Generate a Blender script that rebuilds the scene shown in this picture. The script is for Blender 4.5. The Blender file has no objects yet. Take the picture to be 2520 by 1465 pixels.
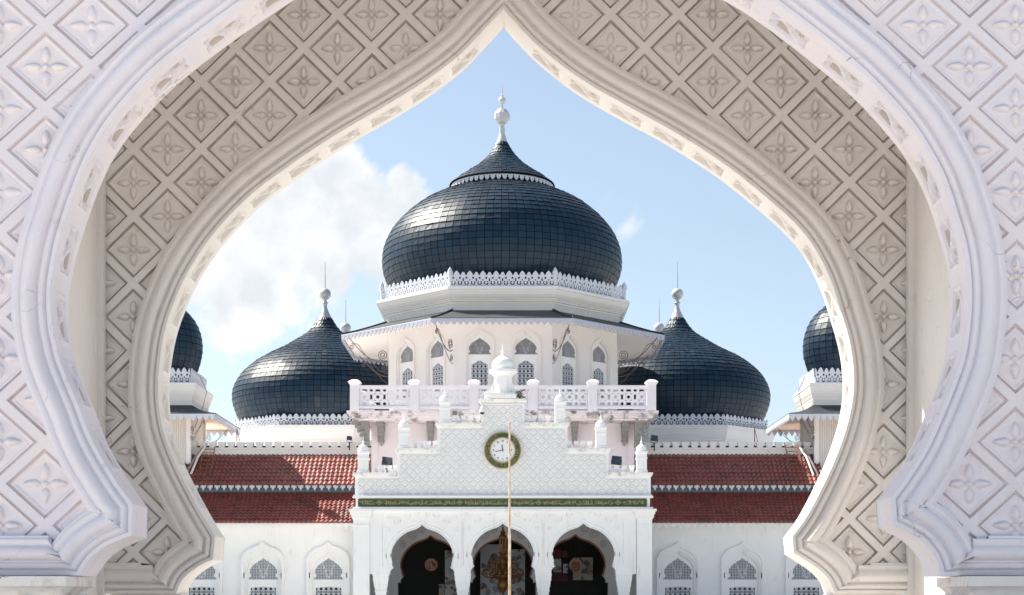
import bpy, math, random
import numpy as np
from mathutils import Vector
from mathutils.geometry import tessellate_polygon
random.seed(7); rng = np.random.default_rng(7)
S = bpy.context.scene
R = math.radians
PI = math.pi

# ------------------------------------------------------------------ camera
EYE = 1.6
FPX = 3900.0                      # focal length in 2520-wide pixels
HY = 1480.0                       # horizon row in 2520-wide pixels
cam_d = bpy.data.cameras.new('camera'); cam = bpy.data.objects.new('camera', cam_d)
S.collection.objects.link(cam); S.camera = cam
cam.location = (0, 0, EYE); cam.rotation_euler = (R(90), 0, 0)
cam_d.sensor_width = 36.0; cam_d.lens = FPX/2520*36
cam_d.shift_y = (HY-732.5)/2520
cam_d.clip_start = 0.1; cam_d.clip_end = 3000
cam_d.dof.use_dof = True; cam_d.dof.focus_distance = 92.0; cam_d.dof.aperture_fstop = 11.0

# ------------------------------------------------------------------ sun direction, sky
SUNV = Vector((-0.56, 0.30, 0.78)).normalized()
sun_el = math.asin(SUNV.z)
world = bpy.data.worlds.new('World'); S.world = world; world.use_nodes = True
wt = world.node_tree; wn = wt.nodes; wl = wt.links
for n in list(wn): wn.remove(n)
def N(tree, kind, **kw):
    n = tree.nodes.new(kind)
    for k, v in kw.items():
        if k == 'inp':
            for a, b in v.items(): n.inputs[a].default_value = b
        else: setattr(n, k, v)
    return n
out = N(wt, 'ShaderNodeOutputWorld'); bg = N(wt, 'ShaderNodeBackground')
sky = N(wt, 'ShaderNodeTexSky', sky_type='NISHITA', sun_disc=False)
sky.sun_elevation = sun_el
sky.sun_rotation = math.atan2(SUNV.x, SUNV.y)
sky.altitude = 0; sky.air_density = 1.0; sky.dust_density = 1.0; sky.ozone_density = 2.0
SKY_STRENGTH = 0.09
bg.inputs['Strength'].default_value = SKY_STRENGTH
tc = N(wt, 'ShaderNodeTexCoord')
def vdir(px, py):
    v = Vector(((px-1260)/FPX, 1.0, (HY-py)/FPX)); v.normalize(); return v
acc = None
blobs = [(815, 440, .030, 1.0), (905, 560, .045, 1.0), (1000, 465, .021, .95), (760, 620, .045, 1.0),
         (600, 760, .040, 1.0), (680, 700, .040, .9), (500, 690, .030, .8), (560, 560, .04, .7), (700, 480, .035, .8), (1535, 520, .020, .22),
         (-900, 500, .30, .6), (3300, 900, .16, .5)]
for bx, by, br, amp in blobs:
    d = N(wt, 'ShaderNodeVectorMath', operation='DISTANCE')
    nrm = N(wt, 'ShaderNodeVectorMath', operation='NORMALIZE')
    wl.new(tc.outputs['Generated'], nrm.inputs[0]); wl.new(nrm.outputs[0], d.inputs[0])
    d.inputs[1].default_value = vdir(bx, by)
    m = N(wt, 'ShaderNodeMapRange', interpolation_type='SMOOTHSTEP')
    m.inputs['From Min'].default_value = br*1.25; m.inputs['From Max'].default_value = br*.35
    m.inputs['To Min'].default_value = 0; m.inputs['To Max'].default_value = amp
    wl.new(d.outputs['Value'], m.inputs['Value'])
    if acc is None: acc = m.outputs[0]
    else:
        a = N(wt, 'ShaderNodeMath', operation='MAXIMUM'); wl.new(acc, a.inputs[0]); wl.new(m.outputs[0], a.inputs[1]); acc = a.outputs[0]
cn = N(wt, 'ShaderNodeTexNoise', inp={'Scale': 20.0, 'Detail': 10.0, 'Roughness': .62, 'Distortion': .35})
nr2 = N(wt, 'ShaderNodeVectorMath', operation='NORMALIZE'); wl.new(tc.outputs['Generated'], nr2.inputs[0]); wl.new(nr2.outputs[0], cn.inputs['Vector'])
cm = N(wt, 'ShaderNodeMapRange', inp={'From Min': .3, 'From Max': .7, 'To Min': -.48, 'To Max': .50}); cm.clamp = False
wl.new(cn.outputs['Fac'], cm.inputs['Value'])
ad = N(wt, 'ShaderNodeMath', operation='ADD'); wl.new(acc, ad.inputs[0]); wl.new(cm.outputs[0], ad.inputs[1])
mr = N(wt, 'ShaderNodeMapRange', interpolation_type='SMOOTHSTEP', inp={'From Min': .30, 'From Max': .70}); wl.new(ad.outputs[0], mr.inputs['Value'])
ml = N(wt, 'ShaderNodeMath', operation='MULTIPLY'); wl.new(mr.outputs[0], ml.inputs[0]); 
gate_ = N(wt, 'ShaderNodeMapRange', inp={'From Min': .02, 'From Max': .25}); wl.new(acc, gate_.inputs['Value']); wl.new(gate_.outputs[0], ml.inputs[1])
skm = N(wt, 'ShaderNodeMix', data_type='RGBA', blend_type='MIX')
CLOUD = (5.9, 5.9, 5.95, 1)
skg = N(wt, 'ShaderNodeHueSaturation', inp={'Hue': .492, 'Saturation': .74, 'Value': .96}); wl.new(sky.outputs[0], skg.inputs['Color'])
wl.new(ml.outputs[0], skm.inputs['Factor']); wl.new(skg.outputs[0], skm.inputs['A']); 
cs = N(wt, 'ShaderNodeTexNoise', inp={'Scale': 26.0, 'Detail': 6.0, 'Roughness': .55}); wl.new(nr2.outputs[0], cs.inputs['Vector'])
cs2 = N(wt, 'ShaderNodeMapRange', inp={'From Min': .38, 'From Max': .62}); wl.new(cs.outputs['Fac'], cs2.inputs['Value'])
cmx = N(wt, 'ShaderNodeMix', data_type='RGBA'); wl.new(cs2.outputs[0], cmx.inputs['Factor']); cmx.inputs['A'].default_value = (4.6, 4.85, 5.15, 1); cmx.inputs['B'].default_value = CLOUD
wl.new(cmx.outputs['Result'], skm.inputs['B'])
wl.new(skm.outputs['Result'], bg.inputs['Color']); wl.new(bg.outputs[0], out.inputs['Surface'])

sd = bpy.data.lights.new('sun', 'SUN'); sun = bpy.data.objects.new('sun', sd); S.collection.objects.link(sun)
sd.energy = 5.0; sd.angle = R(.5); sd.color = (1, .93, .82)
sun.rotation_euler = SUNV.to_track_quat('Z', 'Y').to_euler()
sun.location = (0, 0, 60)

S.view_settings.view_transform = 'Standard'; S.view_settings.look = 'None'
S.view_settings.exposure = 1.0; S.view_settings.gamma = 1
S.cycles.max_bounces = 8; S.cycles.diffuse_bounces = 5; S.cycles.glossy_bounces = 3

# ------------------------------------------------------------------ helpers
def X(px, D): return (px-1260)/FPX*D
def Z(py, D): return EYE+(HY-py)/FPX*D
COL = S.collection.objects
def tag(o, label=None, cat=None, group=None, kind=None):
    if label: o['label'] = label
    if cat: o['category'] = cat
    if group: o['group'] = group
    if kind: o['kind'] = kind
    return o
def empty(name, loc=(0, 0, 0)):
    o = bpy.data.objects.new(name, None); COL.link(o); o.location = loc; o.empty_display_size = .3; return o
class MB:
    def __init__(s): s.v = []; s.f = []; s.m = []
    def add(s, vs, fs, m=0):
        b = len(s.v); s.v.extend([tuple(map(float, p)) for p in vs]); s.f.extend([tuple(int(i)+b for i in f) for f in fs]); s.m.extend([m]*len(fs))
    def box(s, x0, x1, y0, y1, z0, z1, m=0):
        if x0 > x1: x0, x1 = x1, x0
        s.add([(x0,y0,z0),(x1,y0,z0),(x1,y1,z0),(x0,y1,z0),(x0,y0,z1),(x1,y0,z1),(x1,y1,z1),(x0,y1,z1)],
              [(0,3,2,1),(4,5,6,7),(0,1,5,4),(1,2,6,5),(2,3,7,6),(3,0,4,7)], m)
    def lathe(s, prof, cx, cy, n=32, m=0, a0=0):
        vs = []; fs = []; k = len(prof)
        for r, z in prof:
            for i in range(n):
                a = a0+2*PI*i/n; vs.append((cx+r*math.cos(a), cy+r*math.sin(a), z))
        for j in range(k-1):
            for i in range(n):
                i2 = (i+1) % n; fs.append((j*n+i, j*n+i2, (j+1)*n+i2, (j+1)*n+i))
        if prof[0][0] > 1e-4: fs.append(tuple(range(n-1, -1, -1)))
        if prof[-1][0] > 1e-4: fs.append(tuple((k-1)*n+i for i in range(n)))
        s.add(vs, fs, m)
    def ngon(s, prof, cx, cy, n, m=0, rot=None):       # prof in apothems, one face towards -y
        c = math.cos(PI/n); a0 = -PI/2+PI/n
        s.lathe([(a/c, z) for a, z in prof], cx, cy, n, m, a0)
    def prism(s, poly, y0, y1, holes=(), m=0, ends=True):
        loops = [poly]+list(holes)
        pts = [p for l in loops for p in l]; n = len(pts)
        tris = tessellate_polygon([[Vector((p[0], p[1], 0)) for p in l] for l in loops])
        vs = [(p[0], y0, p[1]) for p in pts]+[(p[0], y1, p[1]) for p in pts]; fs = []
        for t in tris:
            a, b, c = [pts[i] for i in t]
            ar = (b[0]-a[0])*(c[1]-a[1])-(c[0]-a[0])*(b[1]-a[1])
            if abs(ar) < 1e-12: continue
            t = tuple(t) if ar > 0 else tuple(reversed(t))   # ccw in x,z: normal is -y
            if ends:
                fs.append(t); fs.append(tuple(i+n for i in reversed(t)))
        b = 0
        for l in loops:
            k = len(l)
            for i in range(k):
                j = (i+1) % k; fs.append((b+i, b+j, b+j+n, b+i+n))
            b += k
        s.add(vs, fs, m)
    def tube(s, path, r, n=6, m=0):
        P = [Vector(p) for p in path]; vs = []; fs = []; up = Vector((0, 0, 1))
        for i, p in enumerate(P):
            t = (P[min(i+1, len(P)-1)]-P[max(i-1, 0)]); t.normalize()
            a = t.cross(up)
            if a.length < 1e-3: a = t.cross(Vector((0, 1, 0)))
            a.normalize(); b = t.cross(a)
            rr = r[i] if isinstance(r, (list, tuple)) else r
            for k in range(n):
                q = p+a*rr*math.cos(2*PI*k/n)+b*rr*math.sin(2*PI*k/n); vs.append(q)
        for i in range(len(P)-1):
            for k in range(n):
                k2 = (k+1) % n; fs.append((i*n+k, i*n+k2, (i+1)*n+k2, (i+1)*n+k))
        fs.append(tuple(range(n-1, -1, -1))); fs.append(tuple((len(P)-1)*n+k for k in range(n)))
        s.add(vs, fs, m)
    def ball(s, c, r, n=16, m=0, sz=1):
        s.lathe([(r*math.sin(PI*i/(n//2))+1e-5, c[2]-r*sz*math.cos(PI*i/(n//2))) for i in range(n//2+1)], c[0], c[1], n, m)
    def build(s, name, mats, parent=None, smooth=30, loc=None, rz=0):
        me = bpy.data.meshes.new(name); me.from_pydata(s.v, [], s.f)
        if not isinstance(mats, (list, tuple)): mats = [mats]
        for q in mats: me.materials.append(q)
        me.polygons.foreach_set('material_index', s.m)
        me.update()
        if smooth:
            me.polygons.foreach_set('use_smooth', [True]*len(me.polygons)); me.set_sharp_from_angle(angle=R(smooth))
        o = bpy.data.objects.new(name, me); COL.link(o)
        if parent: o.parent = parent
        if loc: o.location = loc
        if rz: o.rotation_euler = (0, 0, rz)
        return o
def np_mesh(name, V, F, mats, parent=None, midx=None, smooth=30):
    me = bpy.data.meshes.new(name)
    me.vertices.add(len(V)); me.vertices.foreach_set('co', np.asarray(V, dtype=np.float32).ravel())
    F = np.asarray(F, dtype=np.int32)
    me.loops.add(F.size); me.loops.foreach_set('vertex_index', F.ravel())
    me.polygons.add(len(F)); me.polygons.foreach_set('loop_start', np.arange(0, F.size, 4, dtype=np.int32))
    for q in (mats if isinstance(mats, (list, tuple)) else [mats]): me.materials.append(q)
    if midx is not None: me.polygons.foreach_set('material_index', np.asarray(midx, dtype=np.int32))
    me.update(calc_edges=True); me.validate()
    if smooth:
        me.polygons.foreach_set('use_smooth', [True]*len(me.polygons)); me.set_sharp_from_angle(angle=R(smooth))
    o = bpy.data.objects.new(name, me); COL.link(o)
    if parent: o.parent = parent
    return o
def copy_part(o, parent=None, loc=None, rz=None, sx=None):
    c = o.copy(); COL.link(c); c.parent = parent if parent else o.parent
    if loc: c.location = loc
    if rz is not None: c.rotation_euler = (0, 0, rz)
    if sx: c.scale = sx
    for ch in list(o.children):
        d = ch.copy(); COL.link(d); d.parent = c
    return c
def perf(mask, W, H, thick, x0=0., z0=0., y0=0., mat=None):
    """perforated plate from a boolean mask[row from bottom, col]; front face at y0, back at y0+thick"""
    nz, nx = mask.shape
    xs = x0+np.linspace(0, W, nx+1); zs = z0+np.linspace(0, H, nz+1)
    XX, ZZ = np.meshgrid(xs, zs); n = XX.size
    V = np.concatenate([np.stack([XX.ravel(), np.full(n, y0), ZZ.ravel()], 1), np.stack([XX.ravel(), np.full(n, y0+thick), ZZ.ravel()], 1)])
    idx = np.arange(n).reshape(nz+1, nx+1)
    r, c = np.nonzero(mask)
    a, b, cc, d = idx[r, c], idx[r, c+1], idx[r+1, c+1], idx[r+1, c]
    F = [np.stack([a, b, cc, d], 1), np.stack([a+n, d+n, cc+n, b+n], 1)]
    M = [mat[r, c] if mat is not None else np.zeros(len(r), int)]*2
    pad = np.pad(mask, 1)
    for dr, dc, p, q in ((-1, 0, b, a), (1, 0, d, cc), (0, -1, a, d), (0, 1, cc, b)):
        e = ~pad[r+1+dr, c+1+dc]
        F.append(np.stack([p[e], q[e], q[e]+n, p[e]+n], 1)); M.append(M[0][e])
    F = np.concatenate(F); M = np.concatenate(M)
    u, inv = np.unique(F, return_inverse=True)
    return V[u], inv.reshape(F.shape), M
def place(Vf, ox, oy, rz):
    V, F, M = Vf; c, s_ = math.cos(rz), math.sin(rz)
    W = V.copy(); W[:, 0] = ox+V[:, 0]*c-V[:, 1]*s_; W[:, 1] = oy+V[:, 0]*s_+V[:, 1]*c
    return W, F, M
def join(parts):
    Vs, Fs, Ms = [], [], []; b = 0
    for V, F, M in parts:
        Vs.append(V); Fs.append(F+b); Ms.append(M); b += len(V)
    return np.concatenate(Vs), np.concatenate(Fs), np.concatenate(Ms)

# ------------------------------------------------------------------ materials
def mat(name, col, rough=.6, metal=0, spec=.5, var=0, vscale=3, dirt=None, dirt_amt=0, dirt_scale=2, dirt_thr=.55, bump=0, bscale=40, island=0, col2=None, extra=None, streak=False):
    m = bpy.data.materials.new(name); m.use_nodes = True; t = m.node_tree; L = t.links
    b = t.nodes['Principled BSDF']; b.inputs['Roughness'].default_value = rough; b.inputs['Metallic'].default_value = metal
    b.inputs['Specular IOR Level'].default_value = spec
    co = N(t, 'ShaderNodeTexCoord')
    c = None
    base = N(t, 'ShaderNodeRGB'); base.outputs[0].default_value = (*col, 1); c = base.outputs[0]
    if col2:
        n = N(t, 'ShaderNodeTexNoise', inp={'Scale': vscale, 'Detail': 4.}); L.new(co.outputs['Object'], n.inputs['Vector'])
        mr = N(t, 'ShaderNodeMapRange', inp={'From Min': .35, 'From Max': .65}); L.new(n.outputs['Fac'], mr.inputs['Value'])
        mx = N(t, 'ShaderNodeMix', data_type='RGBA'); L.new(mr.outputs[0], mx.inputs['Factor']); L.new(c, mx.inputs['A']); mx.inputs['B'].default_value = (*col2, 1); c = mx.outputs['Result']
    if var:
        n = N(t, 'ShaderNodeTexNoise', inp={'Scale': vscale, 'Detail': 6., 'Roughness': .6}); L.new(co.outputs['Object'], n.inputs['Vector'])
        mr = N(t, 'ShaderNodeMapRange', inp={'From Min': .25, 'From Max': .75, 'To Min': 1-var, 'To Max': 1+var*.4}); L.new(n.outputs['Fac'], mr.inputs['Value'])
        hs = N(t, 'ShaderNodeHueSaturation'); L.new(mr.outputs[0], hs.inputs['Value']); L.new(c, hs.inputs['Color']); c = hs.outputs[0]
    if island:
        g = N(t, 'ShaderNodeNewGeometry')
        mr = N(t, 'ShaderNodeMapRange', inp={'To Min': 1-island, 'To Max': 1+island}); L.new(g.outputs['Random Per Island'], mr.inputs['Value'])
        hs = N(t, 'ShaderNodeHueSaturation'); L.new(mr.outputs[0], hs.inputs['Value']); L.new(c, hs.inputs['Color']); c = hs.outputs[0]
    if dirt:
        n = N(t, 'ShaderNodeTexNoise', inp={'Scale': dirt_scale, 'Detail': 10., 'Roughness': .68})
        if streak:
            mp = N(t, 'ShaderNodeMapping'); mp.inputs['Scale'].default_value = (1, 1, .25); L.new(co.outputs['Object'], mp.inputs['Vector']); L.new(mp.outputs[0], n.inputs['Vector'])
        else: L.new(co.outputs['Object'], n.inputs['Vector'])
        mr = N(t, 'ShaderNodeMapRange', inp={'From Min': dirt_thr, 'From Max': dirt_thr+.14, 'To Max': dirt_amt}); L.new(n.outputs['Fac'], mr.inputs['Value'])
        mx = N(t, 'ShaderNodeMix', data_type='RGBA'); L.new(mr.outputs[0], mx.inputs['Factor']); L.new(c, mx.inputs['A']); mx.inputs['B'].default_value = (*dirt, 1); c = mx.outputs['Result']
    bn = None
    if bump:
        n = N(t, 'ShaderNodeTexNoise', inp={'Scale': bscale, 'Detail': 6., 'Roughness': .6}); L.new(co.outputs['Object'], n.inputs['Vector'])
        bu = N(t, 'ShaderNodeBump', inp={'Strength': 1., 'Distance': bump}); L.new(n.outputs['Fac'], bu.inputs['Height']); bn = bu.outputs[0]
    if extra: c, bn = extra(t, L, co, c, bn)
    L.new(c, b.inputs['Base Color'])
    if bn: L.new(bn, b.inputs['Normal'])
    return m
def crack_extra(scale=1.1, amt=.55, colr=(.16, .11, .08)):
    def f(t, L, co, c, bn):
        n = N(t, 'ShaderNodeTexNoise', inp={'Scale': 5., 'Detail': 5.}); L.new(co.outputs['Object'], n.inputs['Vector'])
        va = N(t, 'ShaderNodeVectorMath', operation='MULTIPLY_ADD'); L.new(n.outputs['Color'], va.inputs[0]); va.inputs[1].default_value = (.35, .35, .35); L.new(co.outputs['Object'], va.inputs[2])
        v = N(t, 'ShaderNodeTexVoronoi', feature='DISTANCE_TO_EDGE', inp={'Scale': scale}); L.new(va.outputs[0], v.inputs['Vector'])
        mr = N(t, 'ShaderNodeMapRange', inp={'From Min': .0015, 'From Max': .006, 'To Min': 1, 'To Max': 0}); L.new(v.outputs['Distance'], mr.inputs['Value'])
        n2 = N(t, 'ShaderNodeTexNoise', inp={'Scale': 1.7, 'Detail': 3.}); L.new(co.outputs['Object'], n2.inputs['Vector'])
        m2 = N(t, 'ShaderNodeMapRange', inp={'From Min': .55, 'From Max': .68, 'To Max': amt}); L.new(n2.outputs['Fac'], m2.inputs['Value'])
        mm = N(t, 'ShaderNodeMath', operation='MULTIPLY'); L.new(mr.outputs[0], mm.inputs[0]); L.new(m2.outputs[0], mm.inputs[1])
        mx = N(t, 'ShaderNodeMix', data_type='RGBA'); L.new(mm.outputs[0], mx.inputs['Factor']); L.new(c, mx.inputs['A']); mx.inputs['B'].default_value = (*colr, 1)
        # lichen in random noise patches
        lichen_n = N(t, 'ShaderNodeTexNoise', inp={'Scale': 9., 'Detail': 8., 'Roughness': .7}); L.new(co.outputs['Object'], lichen_n.inputs['Vector'])
        m3 = N(t, 'ShaderNodeMapRange', inp={'From Min': .69, 'From Max': .76, 'To Max': .55}); L.new(lichen_n.outputs['Fac'], m3.inputs['Value'])
        mx2 = N(t, 'ShaderNodeMix', data_type='RGBA'); L.new(m3.outputs[0], mx2.inputs['Factor']); L.new(mx.outputs['Result'], mx2.inputs['A']); mx2.inputs['B'].default_value = (.45, .38, .28, 1)
        return mx2.outputs['Result'], bn
    return f
def runoff(sx=5., amt=.35, colr=(.38, .34, .30), sz=.3, lo=.56):
    def f(t, L, co, c, bn):
        mp = N(t, 'ShaderNodeMapping'); mp.inputs['Scale'].default_value = (sx, sx, sz); L.new(co.outputs['Object'], mp.inputs['Vector'])
        n = N(t, 'ShaderNodeTexNoise', inp={'Scale': 1., 'Detail': 6., 'Roughness': .6}); L.new(mp.outputs[0], n.inputs['Vector'])
        n2 = N(t, 'ShaderNodeTexNoise', inp={'Scale': .9, 'Detail': 3.}); L.new(co.outputs['Object'], n2.inputs['Vector'])
        a = N(t, 'ShaderNodeMapRange', inp={'From Min': lo, 'From Max': lo+.2, 'To Max': amt}); L.new(n.outputs['Fac'], a.inputs['Value'])
        b = N(t, 'ShaderNodeMapRange', inp={'From Min': .4, 'From Max': .6}); L.new(n2.outputs['Fac'], b.inputs['Value'])
        m = N(t, 'ShaderNodeMath', operation='MULTIPLY'); L.new(a.outputs[0], m.inputs[0]); L.new(b.outputs[0], m.inputs[1])
        mx = N(t, 'ShaderNodeMix', data_type='RGBA'); L.new(m.outputs[0], mx.inputs['Factor']); L.new(c, mx.inputs['A']); mx.inputs['B'].default_value = (*colr, 1)
        return mx.outputs['Result'], bn
    return f
def both(*fs):
    def f(t, L, co, c, bn):
        for q in fs: c, bn = q(t, L, co, c, bn)
        return c, bn
    return f
def faded(t, L, co, c, bn):
    g = N(t, 'ShaderNodeNewGeometry'); n = N(t, 'ShaderNodeTexNoise', inp={'Scale': .35, 'Detail': 2.}); L.new(co.outputs['Object'], n.inputs['Vector'])
    a = N(t, 'ShaderNodeMath', operation='MULTIPLY'); L.new(g.outputs['Random Per Island'], a.inputs[0]); L.new(n.outputs['Fac'], a.inputs[1])
    m = N(t, 'ShaderNodeMapRange', inp={'From Min': .54, 'From Max': .60, 'To Max': .6}); L.new(a.outputs[0], m.inputs['Value'])
    mx = N(t, 'ShaderNodeMix', data_type='RGBA'); L.new(m.outputs[0], mx.inputs['Factor']); L.new(c, mx.inputs['A']); mx.inputs['B'].default_value = (.042, .042, .048, 1)
    return mx.outputs['Result'], bn
M_gate = mat('gate_plaster', (.80, .76, .835), .7, var=.05, vscale=1.5, col2=(.84, .77, .78), dirt=(.52, .45, .38), dirt_amt=.35, dirt_scale=3, dirt_thr=.6, bump=.004, bscale=28, extra=both(runoff(7., .3, (.50, .43, .38), .6, .54), crack_extra()), streak=True)
M_mould = mat('gate_moulding_plaster', (.80, .765, .825), .7, var=.05, vscale=1.5, dirt=(.44, .37, .31), dirt_amt=.55, dirt_scale=1.6, dirt_thr=.60, bump=.006, bscale=22, extra=both(runoff(7., .3, (.50, .43, .38), .6, .54), crack_extra(1.3, .8)))
M_gatein = mat('gate_plaster_inside', (.765, .73, .705), .75, var=.06, vscale=2, dirt=(.42, .36, .27), dirt_amt=.4, dirt_scale=4, dirt_thr=.6, bump=.004, bscale=28, extra=both(runoff(6., .3, (.42, .36, .29), .6, .55), crack_extra(1.3, .6)))
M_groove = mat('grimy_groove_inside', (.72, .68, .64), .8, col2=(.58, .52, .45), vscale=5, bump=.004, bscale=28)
M_reveal_g = mat('reveal_hollow', (.60, .53, .48), .8, var=.08, vscale=9, bump=.004, bscale=28)  # browner tone for the deepest faces of the carved reveal panels
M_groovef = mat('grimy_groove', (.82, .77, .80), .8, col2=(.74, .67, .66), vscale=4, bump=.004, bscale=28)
M_ledge = mat('gate_plaster_weathered', (.80, .77, .76), .8, var=.08, vscale=3, dirt=(.42, .35, .28), dirt_amt=.7, dirt_scale=4, dirt_thr=.52, bump=.008, bscale=20, extra=crack_extra(1.6, .9))
M_white = mat('white_paint', (.86, .86, .86), .6, var=.05, vscale=.8, dirt=(.45, .42, .38), dirt_amt=.5, dirt_scale=1.6, dirt_thr=.6, bump=.006, bscale=12, streak=True, extra=runoff())
M_cop = mat('weathered_coping', (.84, .84, .83), .7, var=.06, vscale=1.5, dirt=(.30, .27, .22), dirt_amt=.7, dirt_scale=2.2, dirt_thr=.53, extra=runoff(3., .4))
M_drum = mat('cream_paint', (.82, .80, .78), .6, var=.05, vscale=.5, dirt=(.5, .42, .36), dirt_amt=.35, dirt_scale=1.1, dirt_thr=.62, streak=True)
M_cornice = mat('cornice_paint', (.80, .78, .76), .6, var=.06, vscale=.8, dirt=(.12, .11, .09), dirt_amt=.7, dirt_scale=1.5, dirt_thr=.64)
M_soffit = mat('soffit_paint', (.90, .84, .80), .6, var=.03, vscale=.6)
M_rail = mat('lilac_white_paint', (.79, .755, .80), .6, var=.05, vscale=.6, dirt=(.35, .28, .26), dirt_amt=.5, dirt_scale=1.2, dirt_thr=.64, streak=True)
M_warm = mat('warm_soffit_paint', (.80, .56, .43), .6)
M_pink = mat('pink_paint', (.80, .715, .74), .6, var=.05, vscale=.6, dirt=(.35, .28, .26), dirt_amt=.5, dirt_scale=1.2, dirt_thr=.66, streak=True)
M_slabw = mat('mouldy_slab', (.78, .72, .74), .7, var=.08, vscale=1, dirt=(.06, .055, .045), dirt_amt=.9, dirt_scale=1.6, dirt_thr=.50)
M_metalwhite = mat('painted_tin', (.62, .65, .72), .5, spec=.4, var=.08, vscale=2, dirt=(.4, .4, .4), dirt_amt=.4, dirt_scale=3, dirt_thr=.6)
M_fringe = mat('grey_fretwork_paint', (.46, .48, .56), .55, var=.08, vscale=2)
M_grey = mat('grey_stone', (.30, .285, .28), .8, var=.15, vscale=3, dirt=(.12, .11, .10), dirt_amt=.6, dirt_scale=3)
M_slate = mat('dome_slate', (.007, .026, .050), .42, spec=.30, var=.15, vscale=.7, island=.2, bump=.006, bscale=6, extra=faded)
M_slate_u = mat('slate_gap', (.002, .003, .005), .9, spec=.1)
M_eave = mat('eave_shingle', (.030, .036, .046), .55, var=.3, vscale=2.5, bump=.02, bscale=8)
M_tile = mat('red_roof_tile', (.25, .064, .050), .42, spec=.5, var=.25, vscale=1.2, dirt=(.07, .035, .03), dirt_amt=.65, dirt_scale=1.1, dirt_thr=.5)
M_glass = mat('dark_glass', (.03, .04, .055), .12, spec=.6)
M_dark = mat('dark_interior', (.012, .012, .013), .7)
M_grille2 = mat('tower_grille_paint', (.36, .38, .41), .6)
M_inner = mat('grey_porch_paint', (.50, .50, .51), .6, var=.05, vscale=.8)
M_grille = mat('grille_paint', (.55, .58, .62), .6, var=.05)
M_fascia = mat('blue_grey_fascia', (.10, .14, .17), .5)
M_green = mat('green_enamel', (.030, .072, .022), .45, var=.15, vscale=4)
M_gold = mat('old_gold', (.40, .32, .15), .45, metal=.2, var=.15, vscale=6)
M_brass = mat('dark_brass', (.16, .070, .020), .4, metal=.5, var=.3, vscale=6)
M_iron = mat('rusty_iron', (.16, .13, .12), .8, var=.3, vscale=6)
M_rust = mat('rust', (.28, .12, .08), .85, var=.3, vscale=5)
M_black = mat('black_metal', (.02, .022, .025), .4)
M_dial = mat('dial_white', (.80, .80, .82), .4)
M_ink = mat('black_ink', (.03, .03, .035), .6)
M_trim = mat('brown_trim', (.22, .085, .06), .4)
M_ball = mat('silver_ball', (.50, .51, .54), .45, metal=.2)
M_pole = mat('flaking_pole_paint', (.80, .74, .64), .5, col2=(.50, .24, .07), vscale=1.6, bump=.01, bscale=6)
M_leaf = mat('leaf', (.05, .10, .02), .6, island=.4)
M_pane = mat('frosted_pane', (.32, .33, .35), .3, var=.15, vscale=2)
M_paneb = mat('cream_pane', (.22, .19, .13), .35, var=.2, vscale=2)
M_red = mat('maroon_cloth', (.11, .016, .026), .7, var=.3, vscale=2)
def paving(t, L, co, c, bn):
    br = N(t, 'ShaderNodeTexBrick', inp={'Scale': 1.0, 'Mortar Size': .006, 'Brick Width': .8, 'Row Height': .8, 'Color1': (.62, .60, .56, 1), 'Color2': (.56, .54, .51, 1), 'Mortar': (.3, .28, .26, 1)})
    br.offset = 0; L.new(co.outputs['Object'], br.inputs['Vector']); return br.outputs['Color'], bn
M_plaza = mat('marble_paving', (.6, .58, .55), .35, bump=.001, extra=paving)
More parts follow.
